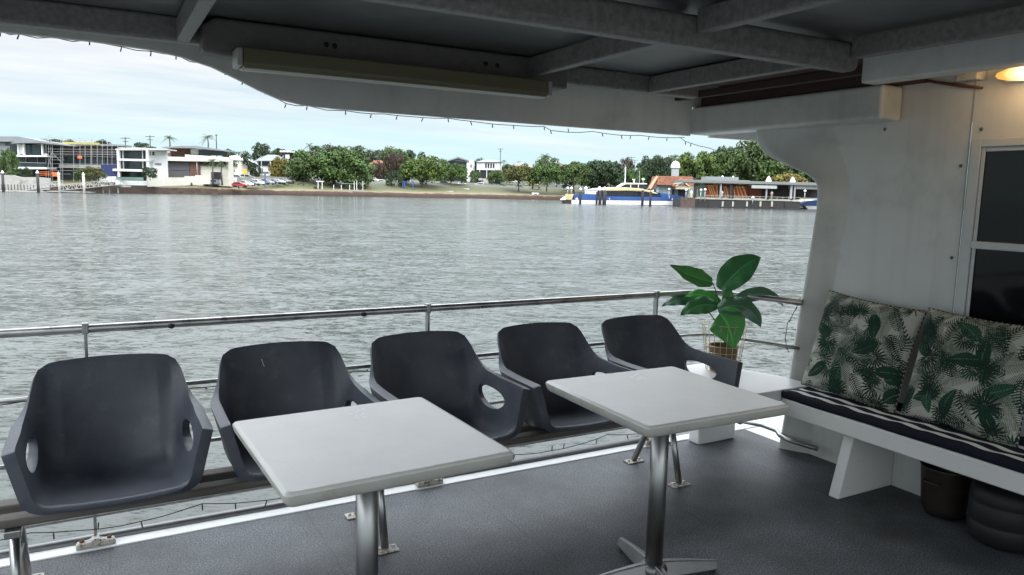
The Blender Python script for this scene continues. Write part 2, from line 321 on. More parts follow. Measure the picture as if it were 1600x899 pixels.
EDGE = [(-400, 172), (-300, 172), (78, 172), (200, 184), (300, 195), (340, 199), (400, 213), (700, 250), (860, 277), (1000, 290), (1300, 290), (3000, 290)]
def lerp(tab, x):
    for (a, b), (c, d) in zip(tab, tab[1:]):
        if x <= c: return b + (d - b) * max(0, x - a) / (c - a)
    return tab[-1][1]
PROF = [(-3, -2), (0, 0), (.6, .9), (1.2, 1.35), (4, 1.7), (14, 2.3), (30, 4.2), (36, 5.1), (52, 5.4), (70, 6.2), (120, 9), (200, 12), (350, 12), (2500, 9)]
def edge_at(u):                         # bank distance for a lateral position, by fixed point on the shore table
    D = 200
    for _ in range(8): D = lerp(EDGE, 800 + u / D * F_PX)
    return D
def ground_z(u, D):
    return WZ + lerp(PROF, D - edge_at(u))
ss = [-3, 0, .6, 1.2, 2.5, 4, 8, 14, 22, 30, 36, 44, 52, 70, 95, 120, 160, 200, 350, 900, 2500]
us = [-2500, -1200, -600, -380] + [-300 + 4 * i for i in range(150)] + [320, 400, 700, 1300, 2600]
gm = MB(); vs = []
for u in us:
    e = edge_at(max(-300, min(300, u)))
    for s in ss:
        j = (random.random() - .5) * (.25 if 0 < s < 5 else .0)
        vs.append(W(u, e + s + j, WZ + lerp(PROF, s) + (j * .3)))
n = len(ss)
gm.add(vs, [(i * n + k, (i + 1) * n + k, (i + 1) * n + k + 1, i * n + k + 1) for i in range(len(us) - 1) for k in range(n - 1)], True)
def ground_mat():
    m, t, p = newmat('river_bank'); N = t.nodes.new; L = t.links.new
    g = N('ShaderNodeNewGeometry'); sp = N('ShaderNodeSeparateXYZ'); L(g.outputs['Position'], sp.inputs[0])
    n = N('ShaderNodeTexNoise'); n.inputs['Scale'].default_value = .35; n.inputs['Detail'].default_value = 8; L(g.outputs['Position'], n.inputs[0])
    a = N('ShaderNodeMath'); a.operation = 'MULTIPLY_ADD'; L(n.outputs[0], a.inputs[0]); a.inputs[1].default_value = 1.2; L(sp.outputs[2], a.inputs[2])
    mr = N('ShaderNodeMapRange'); mr.inputs[1].default_value = WZ + .6; mr.inputs[2].default_value = WZ + 8.6; L(a.outputs[0], mr.inputs[0])
    r = N('ShaderNodeValToRGB'); L(mr.outputs[0], r.inputs[0]); e = r.color_ramp.elements
    e[0].position = 0; e[0].color = (.035, .022, .018, 1); e[1].position = 1; e[1].color = (.07, .085, .04, 1)
    for ps, c in [(.10, (.075, .040, .028)), (.165, (.085, .048, .033)), (.185, (.25, .21, .12)), (.24, (.15, .14, .06)), (.34, (.09, .095, .035)), (.5, (.085, .09, .035)), (.58, (.12, .12, .10))]:
        x = e.new(ps); x.color = list(c) + [1]
    n2 = N('ShaderNodeTexNoise'); n2.inputs['Scale'].default_value = 1.5; n2.inputs['Detail'].default_value = 6; L(g.outputs['Position'], n2.inputs[0])
    hv = N('ShaderNodeMapRange'); hv.inputs[3].default_value = .35; hv.inputs[4].default_value = 1.0; L(n2.outputs[0], hv.inputs[0])
    mm = N('ShaderNodeMixRGB'); mm.blend_type = 'MULTIPLY'; mm.inputs[0].default_value = 1; L(r.outputs[0], mm.inputs[1]); L(hv.outputs[0], mm.inputs[2])
    L(mm.outputs[0], p.inputs['Base Color']); p.inputs['Roughness'].default_value = .9
    return m
struct(gm.build('river_bank_ground', ground_mat(), fix=False))
# road strip along the park
M_asph = mat('asphalt', (.075, .075, .075), .85, var=.15, scale=1)
rm = MB(); vs = []
rp = list(range(330, 1300, 20))
for px in rp:
    for s in (37.2, 43.5):
        D = lerp(EDGE, px) + s; u = (px - 800) / F_PX * D; vs.append(W(u, D, ground_z(u, D) + .06))
rm.add(vs, [(2 * i, 2 * i + 2, 2 * i + 3, 2 * i + 1) for i in range(len(rp) - 1)])
struct(rm.build('road', M_asph))

# ================================================================ the boat: deck, hull, roof
BX0, BX1, BY0, BY1 = -5.0, 3.68, -2.3, 3.43
struct(box((BX0, BY0, -.05), (BX1, 3.375, 0)).build('deck', M_deck))
mg = MB().box((BX0, 3.376, -.055), (3.9, 3.455, .006)).box((3.681, 2.2, -.05), (6.5, 3.8, .0))
struct(mg.build('deck_margin', M_ledge, bevel=.004))
struct(MB().prism([(3.35, -.051), (3.47, -.056), (3.50, -.10), (3.42, -1.2), (3.0, -1.6), (-1.9, -1.6), (-2.28, -.9), (-2.3, -.06)], BX0, BX1 - .01, 'x').build('hull', M_white))
tag(MB().tube([(BX0, 3.47, .01), (3.0, 3.47, .01)], .022, 10).build('gunwale_pipe', M_alu), 'grey metal pipe running along the outer edge of the deck', 'pipe')
# roof
DX0, BX0 = BX0, -1.7
rf = thing('roof', 'low galvanised deck roof with box beams and white side fascia', 'roof', (0, 0, 2.2))
def rp_(mb, name, m, **k):
    mb.v = [(x, y, z - 2.2) for x, y, z in mb.v]; return mb.build(name, m, rf, **k)
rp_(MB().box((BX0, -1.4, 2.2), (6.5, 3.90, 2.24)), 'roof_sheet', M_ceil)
rp_(MB().box((BX0, 3.40, 2.10), (3.14, 3.47, 2.199)), 'beam', M_galv, bevel=.012)
rp_(MB().box((BX0, 2.10, 2.06), (2.83, 2.19, 2.175)), 'beam', M_galv, bevel=.028, seg=4)
rp_(MB().box((BX0, .55, 2.06), (3.14, .64, 2.175)), 'beam', M_galv, bevel=.028, seg=4)
rp_(MB().box((BX0, -1.1, 2.06), (3.14, -1.01, 2.175)), 'beam', M_galv, bevel=.028, seg=4)
for x in (.33, 1.93, 2.78, -1.27):
    for y0, y1 in ((2.195, 3.396), (.645, 2.096), (-1.005, .545)):
        if (x == .33 and y0 > .6 and y0 < 2): continue
        rp_(MB().box((x - .025, y0, 2.10 if y0 > 2 else 2.105), (x + .025, y1, 2.19)), 'rafter', M_galv, bevel=.006)
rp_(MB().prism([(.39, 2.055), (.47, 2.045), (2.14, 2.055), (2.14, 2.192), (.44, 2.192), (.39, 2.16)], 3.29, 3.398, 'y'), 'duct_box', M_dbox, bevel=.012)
for px, py in ((510, 70), (523, 72), (759, 100), (777, 103)):
    q = gy(px, py, 3.29); MB().lathe([(0, .008), (.010, .006), (.012, 0)], n=10).build('screw', M_black, rf).matrix_local = Matrix.Translation((q.x, q.y, q.z - 2.2)) @ Matrix.Rotation(R(90), 4, 'X')
# fascia with the curve
fp = [(0, 2.08), (.2, 2.072), (.33, 2.055), (.45, 2.025), (.55, 1.985), (.64, 1.945), (.73, 1.912), (.84, 1.894), (1.0, 1.888), (3.14, 1.888)]
fp = [(BX0, 2.136)] + [(x * 1.1, 1.52 + (z - 1.52) * 1.1) for x, z in fp]; fp[-1] = (3.502, fp[-1][1])
rp_(MB().prism([(BX0, 2.198)] + fp + [(3.502, 2.198)], 3.85, 3.88, 'y'), 'fascia', M_white, bevel=.004)
rp_(MB().box((3.505, 2.46, 1.935), (3.677, 3.88, 2.112)), 'side_beam', M_white, bevel=.02, seg=4)
rp_(MB().box((2.81, 2.2, 2.180), (3.5, 3.395, 2.198)), 'soffit_board', M_brown)
rp_(MB().box((3.15, -1.4, 2.065), (3.25, 2.33, 2.198)), 'header_beam', M_white, bevel=.01, seg=3)
rp_(MB().box((3.53, 2.334, 2.116), (3.67, 3.8, 2.179)), 'timber_board', M_brown)
rp_(MB().box((3.30, 2.36, 2.135), (3.34, 3.8, 2.179)), 'timber_batten', M_brown, bevel=.004)
rp_(MB().box((3.505, 3.85, 2.114), (3.679, 3.88, 2.198)).box((3.68, 3.85, 1.925), (6.5, 3.88, 2.198)), 'outer_fascia', M_white, bevel=.004)
rp_(MB().box((4.25, 3.74, 1.83), (4.37, 3.84, 2.198)), 'bracket', M_galv, bevel=.004)

BX0 = DX0
# strip light
fl = thing('strip_light', 'long ceiling batten light with yellowed plastic cover', 'light fitting', (.505, 3.215, 2.015))
MB().prism([(-.060, -.010), (-.045, -.028), (.0, -.032), (.055, -.028), (.072, -.010), (.072, .052), (-.05, .052)], .02, 1.44, 'x').build('lens', M_lens, fl, bevel=.006)
for x in (-.004, 1.441): MB().box((x, -.055, -.022), (x + .022, .070, .048)).build('end_cap', mat('cap_plastic', (.3, .3, .27), .4), fl, bevel=.005)

# ================================================================ cabin wall with its wing
wl = thing('cabin_bulkhead', 'white cabin front wall with a curved cut-out wing towards the river', 'wall', (3.68, 2.1, 0))
OUT = [(3.03, 0), (3.0, .25), (2.99, .45), (2.96, .77), (2.93, 1.04), (2.90, 1.31), (2.885, 1.47), (2.886, 1.56), (2.897, 1.605), (2.925, 1.64), (2.98, 1.668), (3.11, 1.715), (3.21, 1.755), (3.28, 1.785), (3.325, 1.82), (3.355, 1.865), (3.375, 1.935), (3.375, 2.2)]
INN = [(2.86, 0), (2.845, .25), (2.84, .47), (2.81, .78), (2.79, 1.05), (2.76, 1.31), (2.74, 1.42), (2.735, 1.50), (2.735, 1.56), (2.74, 1.60), (2.75, 1.65), (2.77, 1.70), (2.80, 1.76), (2.84, 1.85), (2.88, 1.90), (2.90, 1.93), (2.9, 1.96), (2.9, 2.2)]
wv = []; rows = []
for (yo, zo), (yi, zi) in zip(OUT, INN):
    row = [(3.66, yo - .0, zo), (3.615, yo + .004, zo), (3.597, yo - .006, zo), (3.592, yo - .022, zo)]
    for f_ in (.12, .3, .5, .7, .86, .95):
        x = 3.592 + .088 * f_; row.append((x, yo + (yi - yo) * f_ - .022 * (1 - f_), zo + (zi - zo) * f_))
    row.append((3.68, yi, zi)); row.append((3.68, yi - .012, zi)); row.append((3.68, yi - .03, zi))
    for k in range(1, 5): row.append((3.68, yi - .03 + (2.128 - yi) * k / 4, zi))
    rows.append(row)
nn = len(rows[0]); wm_ = MB()
wm_.add([(x - 3.68, y - 2.1, z) for r_ in rows for x, y, z in r_], [(i * nn + k, i * nn + k + 1, (i + 1) * nn + k + 1, (i + 1) * nn + k) for i in range(len(rows) - 1) for k in range(nn - 1)], True)
wgo = wm_.build('wing_panel', M_white, wl)
MB().box((.0, -4.35, 0), (.06, -.004, 2.2)).build('wall_panel', M_white, wl)
MB().box((-.003, -.003, .9), (.0, .001, 2.19)).build('panel_seam', mat('seam_filler', (.30, .31, .30), .6), wl)
for y, z in ((-.05, 1.87), (.03, 1.70), (.03, 1.25), (.45, 1.90)): MB().lathe([(0, -.004), (.007, -.004), (.009, 0)], n=10).build('screw', mat('screw_grey', (.12, .12, .12), .5), wl).matrix_local = Matrix.Translation((-.003, y, z)) @ Matrix.Rotation(R(90), 4, 'Y')
# window
wi = MB(); Y1, Y0, Z0, Z1 = -.02, -1.5, .86, 1.825
wi.box((-.02, Y1 - .045, Z0), (.0, Y1, Z1)).box((-.02, Y0, Z0), (.0, Y0 + .045, Z1)).box((-.019, Y0 + .045, Z1 - .04), (-.001, Y1 - .045, Z1 - .002)).box((-.019, Y0 + .045, Z0 + .002), (-.001, Y1 - .045, Z0 + .04))
wf = wi.build('window', M_frame, wl, bevel=.003)
MB().box((-.026, Y0 + .05, 1.305), (-.008, Y1 - .047, 1.34)).box((-.012, Y1 - .065, Z0 + .04), (-.006, Y1 - .047, Z1 - .04)).box((-.012, Y0 + .05, Z1 - .062), (-.004, Y1 - .066, Z1 - .042)).build('sash', M_frame, wf, bevel=.003)
MB().box((-.004, Y0 + .046, Z0 + .041), (-.001, Y1 - .046, 1.303)).build('pane', M_glass, wf)
MB().box((-.005, Y0 + .046, 1.341), (-.002, Y1 - .046, Z1 - .042)).build('pane', M_glass, wf)

# bulkhead lamp, lit
bl = thing('bulkhead_lamp', 'lit oval lamp glowing warm white beside the top of the cabin wall', 'lamp', (3.62, 1.74, 2.10))
m_, t_, p_ = newmat('lit_lens'); p_.inputs['Base Color'].default_value = (.8, .6, .3, 1)
g_ = t_.nodes.new('ShaderNodeTexCoord'); v_ = t_.nodes.new('ShaderNodeVectorMath'); v_.operation = 'LENGTH'; t_.links.new(g_.outputs['Object'], v_.inputs[0])
r_ = t_.nodes.new('ShaderNodeValToRGB'); t_.links.new(v_.outputs['Value'], r_.inputs[0]); e_ = r_.color_ramp.elements
e_[0].position = .06; e_[0].color = (1, .86, .55, 1); e_[1].position = .19; e_[1].color = (.42, .19, .03, 1)
t_.links.new(r_.outputs[0], p_.inputs['Emission Color']); p_.inputs['Emission Strength'].default_value = 1.1; p_.inputs['Roughness'].default_value = .2
lm_ = MB(); a = []
for i in range(9):
    th = pi * i / 8
    for k in range(20):
        ph = 2 * pi * k / 20; a.append((-.05 * sin(th) * max(0, cos(ph)) if False else .055 * sin(th) * cos(ph), .24 * (abs(cos(th)) ** .8) * (1 if cos(th) > 0 else -1), .038 * sin(th) * sin(ph)))
lm_.add(a, [(i * 20 + k, i * 20 + (k + 1) % 20, (i + 1) * 20 + (k + 1) % 20, (i + 1) * 20 + k) for i in range(8) for k in range(20)], True)
lm_.build('lens', m_, bl)
MB().box((.03, -.22, -.03), (.058, .22, .03)).build('base', M_frame, bl, bevel=.01)
ll = bpy.data.lights.new('lamp_glow', 'POINT'); ll.energy = 1.1; ll.color = (1, .62, .28); ll.shadow_soft_size = .05
lo = bpy.data.objects.new('lamp_glow', ll); COL.objects.link(lo); lo.parent = bl; lo.location = (-.11, .05, .0)
jb = thing('junction_box', 'small grey junction box fixed beside the lit lamp', 'box', (3.64, 2.10, 2.13))
MB().box((-.04, -.05, -.035), (.035, .05, .035)).build('housing', mat('box_grey', (.42, .41, .38), .5, dirt=(.2, .15, .1), dscale=20), jb, bevel=.006)
MB().lathe([(0, -.003), (.006, -.003), (.007, 0)], n=8).build('screw', M_rust, jb).matrix_local = Matrix.Translation((-.041, .03, .02)) @ Matrix.Rotation(R(90), 4, 'Y')
tag(MB().tube([(3.672, 2.52, 2.165), (3.665, 2.4, 2.145), (3.668, 2.28, 2.11), (3.664, 2.15, 2.08), (3.67, 2.06, 2.06)], [.004, .009, .007, .010, .006], 6).build('rust_streak', M_rustdark), 'crooked rusty joint line high on the cabin wall', 'rust')

# ================================================================ bench, ledge
bn = thing('corner_bench', 'white corner bench along the cabin wall with panel supports', 'bench', (3.27, 2.75, 0))
def bp(mb, name, m=M_white2, **k):
    mb.v = [(x - 3.27, y - 2.75, z) for x, y, z in mb.v]; return mb.build(name, m, bn, **k)
bp(MB().box((3.262, -.3, .335), (3.676, 2.75, .425)), 'seat', bevel=.008, seg=3)
bp(MB().prism([(3.03, 2.755), (3.03, 3.44), (3.36, 3.44), (3.53, 2.99), (3.54, 2.755)], .40, .468, 'z'), 'ledge', M_ledge, bevel=.008, seg=3)
bp(MB().prism([(3.24, 0), (3.675, 0), (3.675, .334), (3.33, .334)], 2.33, 2.39, 'y'), 'support', bevel=.006)
bp(MB().prism([(3.24, 0), (3.675, 0), (3.675, .334), (3.33, .334)], .25, .31, 'y'), 'support', bevel=.006)
bp(MB().box((3.17, 3.27, .0), (3.48, 3.36, .399)), 'support', M_ledge, bevel=.01)
# grey pipe
pp = thing('low_pipe', 'grey pipe running low past the end of the bench', 'pipe', (3.6, 3.0, .1))
MB().tube([(-.03, .62, -.03), (-.02, .36, -.02), (0, .17, 0), (.0, .05, 0), (-.03, .0, -.01), (-.04, -.06, -.015), (.0, -.25, -.02)], .014, 10).build('tube', M_rail, pp)
MB().lathe([(.0, -.02), (.021, -.02), (.021, .02), (0, .02)], n=14).build('collar', M_rail, pp).matrix_local = Matrix.Translation((-.02, .34, -.018)) @ Matrix.Rotation(R(90), 4, 'X')
# tub and drum under bench
tb = thing('storage_tub', 'brown plastic tub under the white bench', 'tub', (3.56, 1.98, 0))
MB().lathe([(0, .012), (.085, .012), (.10, .05), (.115, .24), (.12, .25), (.113, .25), (.108, .23), (.09, .06), (0, .055)], n=32).build('body', mat('tub_brown', (.020, .014, .011), .5, dirt=(.04, .03, .025), dscale=12), tb)
MB().tube([(-.116 , -.04, .19), (-.13, -.03, .185), (-.13, .03, .185), (-.116, .04, .19)], .006, 6).build('handle', M_black, tb)
dr = thing('black_drum', 'dark ribbed drum pushed under the bench beside the brown tub', 'drum', (3.52, 1.68, 0))
MB().lathe([(0, .01), (.125, .01), (.145, .03), (.15, .1), (.147, .105), (.15, .11), (.15, .19), (.147, .195), (.15, .2), (.145, .25), (.12, .27), (0, .275)], n=36).build('body', mat('drum_black', (.008, .007, .008), .6), dr)

# ---- striped seat cushion
cu = thing('bench_cushion', 'navy and white striped seat pad lying on the bench', 'cushion', (3.45, 1.2, .427))
m_, t_, p_ = newmat('striped_cloth'); N = t_.nodes.new; L = t_.links.new
a_ = N('ShaderNodeAttribute'); a_.attribute_name = 'tint'; L(a_.outputs['Color'], p_.inputs['Base Color']); p_.inputs['Roughness'].default_value = .85; p_.inputs['Specular IOR Level'].default_value = .2
NX, NY = 150, 220; cb = MB(); cv = []; cols = []
stripes = [(0, .068, 0), (.068, .100, 1), (.100, .145, 0), (.145, .175, 1), (.175, .23, 0), (.23, .26, 1), (.26, .9, 0)]
rn = random.Random(3); ph = [rn.random() * 6 for _ in range(9)]
for j in range(NY + 1):
    y = -1.6 + 3.15 * j / NY
    for i in range(NX + 1):
        s = i / NX; wdt = .37; per = s * (wdt + .045)
        if per < .045: x = -wdt / 2; z = per
        else: x = -wdt / 2 + (per - .045); z = .045
        # soft puckered surface
        wob = .002 * sin(y * 9 + ph[0]) + .0015 * sin(y * 23 + ph[1] + x * 20) + .0025 * sin(y * 41 + ph[2] + x * 30)
        edge = min(1, per / .06); endf = min(1, (1.55 - y) / .03 + .15)
        if per >= .045:
            z += wob - .008 * (1 - min(1, (per - .045) / .02)); z = max(.02, z * (1 if endf > .99 else .55 + .45 * endf))
        else: x -= .007 * sin(per / .045 * pi) + .003 * sin(y * 13 + ph[3]); z = min(z, .04)
        cv.append((x, y, z))
        q = per + .0015 * sin(y * 7 + ph[4]) + .0008 * sin(y * 19 + ph[5])
        c = 0
        for a, b, k in stripes:
            if a <= q < b: c = k
        if q < 0: c = 0
        cols.append((.74, .74, .72, 1) if c else (.010, .012, .020, 1))
cb.add(cv, [(j * (NX + 1) + i, (j + 1) * (NX + 1) + i, (j + 1) * (NX + 1) + i + 1, j * (NX + 1) + i + 1) for j in range(NY) for i in range(NX)], True)
co = cb.build('cover', m_, cu, fix=False)
ca = co.data.color_attributes.new('tint', 'FLOAT_COLOR', 'POINT'); ca.data.foreach_set('color', [c for q in cols for c in q])
MB().box((-.18, 1.525, .002), (.185, 1.552, .036)).build('end_panel', mat('navy_cloth', (.010, .013, .030), .85, spec=.2), cu, bevel=.01, seg=3)
m_n = MATS['navy_cloth']

# ---- printed pillows
def print_tex(seed, N=300):
    rg = np.random.default_rng(seed); yy, xx = np.mgrid[0:N, 0:N] / (N - 1)
    img = np.zeros((N, N, 3)); img[:] = (.43, .43, .38)
    DG, MG, BK, LG = (.012, .040, .026), (.022, .068, .042), (.013, .026, .019), (.13, .16, .115)
    def put(m, c): img[m] = c
    def loc(cx, cy, a): dx_, dy_ = xx - cx, yy - cy; return dx_ * cos(a) + dy_ * sin(a), -dx_ * sin(a) + dy_ * cos(a)
    def frond(cx, cy, a, L_, w, c, bend=0, per=.016, fill=.5):
        u, v = loc(cx, cy, a); v = v - bend * u * u; ins = (u > 0) & (u < L_); f = np.clip(u / L_, 0, 1)
        wd = w * np.sin(pi * np.clip(f * .93 + .07, 0, 1)) ** .6; k = ((u - .75 * abs(v)) / per) % 1
        put(ins & (abs(v) < wd) & (k < fill * (1.15 - .5 * abs(v) / (wd + 1e-6)) + .08), c); put(ins & (abs(v) < .0028), c)
    def fan(cx, cy, a, R_, c, n_=15, spread=2.3):
        u, v = loc(cx, cy, a); r = np.hypot(u, v); th = np.arctan2(v, u); k = (th / (2 * spread) * n_) % 1
        rr = R_ * (1 - .25 * (abs(th) / spread) ** 2); w_ = .5 * (1 - (r / rr) ** 2.2) * np.clip(r / (.25 * R_), .5, 1)
        put((abs(th) < spread) & (r < rr) & (abs(k - .5) < w_ * .95), c); put((u < 0) & (u > -.5 * R_) & (abs(v) < .004), c)
    def blade(cx, cy, a, L_, w, c, bend=0):
        u, v = loc(cx, cy, a); v = v - bend * u * u; f = np.clip(u / L_, 0, 1); wd = w * np.sin(pi * f ** .8) ** .7
        ins = (u > 0) & (u < L_) & (abs(v) < wd); put(ins, c)
        k = ((u - .6 * abs(v)) / .022) % 1; put(ins & (k < .16), tuple(x * 2.2 + .012 for x in c)); put(ins & (abs(v) < .003), LG)
    def many(f, n_, *cand):
        pts = [(((i * .618034 + rg.random() * .12) % 1), ((i * .754877 + rg.random() * .12) % 1)) for i in range(1 + int(seed), n_ + 1 + int(seed))]
        for x, y in pts: f(x, y)
    many(lambda x, y: frond(x, y, rg.random() * 6.28, .30 + .1 * rg.random(), .075, LG, rg.normal() * 1.2, .014, .45), 26)
    many(lambda x, y: frond(x - .05, y + .06, rg.random() * 6.28, .30, .07, (.05, .075, .055), rg.normal() * 1.4, .018, .45), 20)
    many(lambda x, y: blade(x - .08, y - .03, rg.random() * 6.28, .26, .06, DG if rg.random() < .5 else MG, rg.normal() * .8), 11)
    many(lambda x, y: fan((x + .31) % 1, (y + .17) % 1, rg.random() * 6.28, .115 + .035 * rg.random(), BK if rg.random() < .6 else DG), 18)
    many(lambda x, y: frond((x + .47) % 1, (y + .39) % 1, rg.random() * 6.28, .27, .06, BK if rg.random() < .5 else DG, rg.normal() * 1.8, .022, .42), 20)
    return img
M_print = attrmat('leaf_print_cloth', rough=.85, bump=.3, spec=.2)
def pillow(label, ctr, ryaw, lean, roll, seed, size=.56, th=.085):
    root = thing('throw_pillow', label, 'pillow', ctr, 0, 'leaf print pillows on the bench')
    Mx = Matrix.Rotation(ryaw, 4, 'Z') @ Matrix.Rotation(lean, 4, 'X') @ Matrix.Rotation(roll, 4, 'Y')
    N = 300; img = print_tex(seed, N); g = np.linspace(-1, 1, N); X, Z = np.meshgrid(g, g)
    rg = np.random.default_rng(seed + 9)
    def shape(X, Z, sgn):
        h = size / 2
        px = X * h * (1 - .05 * (1 - Z ** 2)); pz = Z * h * (1 - .05 * (1 - X ** 2))
        b = ((1 - X ** 2).clip(0) * (1 - Z ** 2).clip(0)) ** .38 * th
        wr = .007 * np.sin(4.3 * X * Z + 5 * X + seed * 3) * (abs(X) ** 2 + abs(Z) ** 2) * .5 + .0045 * np.sin(9 * X + 5 * Z + seed) * (1 - b / th * .6) + .003 * np.sin(17 * Z - 6 * X + 2 * seed) + .006 * np.sin(3.1 * X - 4 * Z + seed) * b / th
        return px, sgn * (b + wr * (b / th) ** .5), pz
    px, py, pz = shape(X, Z, -1); V = np.stack([px, py, pz], -1).reshape(-1, 3)
    me = bpy.data.meshes.new('front_cover'); idx = np.arange(N * N).reshape(N, N)
    fs = np.stack([idx[:-1, :-1], idx[:-1, 1:], idx[1:, 1:], idx[1:, :-1]], -1).reshape(-1, 4)
    me.from_pydata(V.tolist(), [], fs.tolist()); me.polygons.foreach_set('use_smooth', [True] * len(fs))
    c4 = np.ones((N * N, 4), np.float32); c4[:, :3] = img.reshape(-1, 3)
    ca = me.color_attributes.new('tint', 'FLOAT_COLOR', 'POINT'); ca.data.foreach_set('color', c4.ravel()); me.materials.append(M_print)
    o = bpy.data.objects.new('front_cover', me); COL.objects.link(o); o.parent = root; o.matrix_local = Mx
    g = np.linspace(-1, 1, 30); X, Z = np.meshgrid(g, g); px, py, pz = shape(X, Z, 1); mb = MB()
    V = np.stack([px, py, pz], -1).reshape(-1, 3); idx = np.arange(900).reshape(30, 30)
    mb.add(V.tolist(), np.stack([idx[:-1, :-1], idx[1:, :-1], idx[1:, 1:], idx[:-1, 1:]], -1).reshape(-1, 4).tolist(), True)
    mb.build('back_cover', m_n, root).matrix_local = Mx
    # twisted black and white cord
    pts = []; K = 90
    for s in range(4):
        for k in range(K):
            t = -1 + 2 * k / K; a, b = [(t, -1), (1, t), (-t, 1), (-1, -t)][s]; q = shape(np.array(a), np.array(b), -1); pts.append((float(q[0]), 0, float(q[2])))
    mb = MB(); mb.tube(pts, .0045, 8, closed=True); o = mb.build('piping', attrmat('cord', rough=.8), root); o.matrix_local = Mx
    ca = o.data.color_attributes.new('tint', 'FLOAT_COLOR', 'POINT')
    cl = []
    for i in range(len(pts)):
        for k in range(8): cl += ([.55, .55, .5, 1] if ((i * 2 + k) % 8) < 2 else [.01, .012, .014, 1])
    ca.data.foreach_set('color', cl)
    return root
pillow('pale square pillow with green palm leaves, the whole one nearer the river', (3.50, 2.46, .735), R(-86), R(-15), R(4), 2, .545)
pillow('pale palm leaf pillow cut off by the right edge, in front of the window', (3.52, 1.90, .725), R(-92), R(-14), R(1), 5, .55)

# ================================================================ railing
rl = thing('deck_railing', 'stainless deck railing with flat posts and four bars above the river', 'railing', (0, 3.45, 0))
def rb(pts, r, name='rail', m=M_rail, n=10):
    return MB().tube([(x, y - 3.45, z) for x, y, z in pts], r, n).build(name, m, rl)
def corner(z): return [(BX0, 3.45, z), (2.93, 3.45, z), (3.2, 3.45, z), (3.32, 3.43, z), (3.385, 3.38, z), (3.43, 3.25, z), (3.54, 2.88, z)]
rb(corner(.925), .018, 'top_rail', mat('top_rail_steel', (.40, .39, .38), .3, metal=.9, var=.25, scale=10, dirt=(.14, .12, .10), dscale=14, dlo=.55, dhi=.7), 14)
rb(corner(.655), .010); rb([(BX0, 3.45, .385), (3.03, 3.45, .385)], .010); rb([(BX0, 3.45, .125), (3.6, 3.45, .125)], .011)
for x in (-3.1, -1.58, -.07, 1.44, 2.93):
    MB().box((x - .006, -.017, .03), (x + .006, .017, .93)).build('post', M_rail, rl, bevel=.002)
    MB().box((x - .012, -.02, .905), (x + .012, .02, .95)).build('rail_clamp', M_rail, rl, bevel=.003)
    f_ = MB().prism([(x - .075, .007), (x + .075, .007), (x + .07, .03), (x + .02, .034), (x + .012, .045), (x - .012, .045), (x - .02, .034), (x - .07, .03)], -.062, -.024, 'y').build('post_foot', M_rust, rl, bevel=.006)
    for s in (-1, 1): MB().lathe([(0, .012), (.008, .012), (.01, 0)], (x + s * .05, -.043, .028), 8).build('bolt', M_rustdark, f_)
for x in (.25, 1.1): MB().lathe([(0, -.012), (.012, -.008), (.014, 0), (.012, .008), (0, .012)], n=10).build('knob', M_black, rl).location = (x, -.018, .918)

# fairy lights: wire with little bulbs
def fairy(name, label, pts, bulbs, grp='strings of fairy lights', r=.0022, hang=.022, seed=0):
    rn = random.Random(seed); root = thing(name, label, 'fairy lights', pts[0], 0, grp); o0 = Vector(pts[0]); P = [Vector(p) for p in pts]
    fine = []
    for a, b in zip(P, P[1:]):
        n_ = max(2, int((b - a).length / .07)); sag = rn.uniform(.002, .012)
        for k in range(n_): t = k / n_; fine.append(a.lerp(b, t) - Vector((0, 0, sag * 4 * t * (1 - t) + rn.uniform(-.0015, .0015))))
    fine.append(P[-1]); MB().tube([p - o0 for p in fine], r, 5).build('wire', M_black, root)
    for k in range(bulbs):
        p = fine[int((k + .3 + .5 * rn.random()) / bulbs * (len(fine) - 1))] - o0; dx_ = rn.uniform(-.4, .4); s = -1 if rn.random() < .8 else 1
        q = p + Vector((dx_ * hang, rn.uniform(-.005, .005), s * hang)); MB().tube([p, p.lerp(q, .55), q], [.0022, .0032, .0026], 6).build('bulb', M_black, root)
    return root
top = [(-120, 42), (0, 48), (30, 53), (85, 58), (140, 62), (190, 72), (236, 80), (275, 85), (318, 99), (350, 109), (380, 125), (415, 140), (447, 161), (480, 164), (540, 172), (600, 177), (700, 184), (850, 197), (870, 204), (925, 205), (1000, 211), (1070, 214)]
fairy('fairy_lights', 'thin black fairy lights pinned along the curved lower edge of the roof fascia', [gy(a, b + 1, 3.895) for a, b in top], 30, seed=1)
fairy('fairy_lights', 'short black fairy light wire drooping past the river end of the fascia', [gy(a, b, 3.90) for a, b in [(1062, 214), (1080, 224), (1105, 231), (1135, 236), (1150, 232), (1185, 236)]], 5, seed=2)
fairy('fairy_lights', 'black fairy light wire looped along the lowest railing bar', [(x, 3.435 - .01 * (i % 2), .10 - .035 * (i % 2)) for i, x in enumerate([-1.5, -.9, -.3, .02, .35, .7, 1.05, 1.4, 1.8, 2.2, 2.6, 2.95])], 26, hang=.03, seed=3)
fairy('fairy_lights', 'black fairy light wire hung under the second railing bar', [(x, 3.447, .645 - .012 * (i % 2)) for i, x in enumerate([-1.5, -.9, -.3, .3, .7, 1.05, 1.4, 1.8, 2.2, 2.6, 2.95])], 8, hang=.01, seed=4)
fairy('fairy_lights', 'short black wire curling off the river edge of the cabin wall', [(3.548, 2.905, .95), (3.53, 2.93, .86), (3.515, 2.955, .80), (3.51, 2.96, .7), (3.53, 2.945, .62)], 3, hang=.015, seed=5)

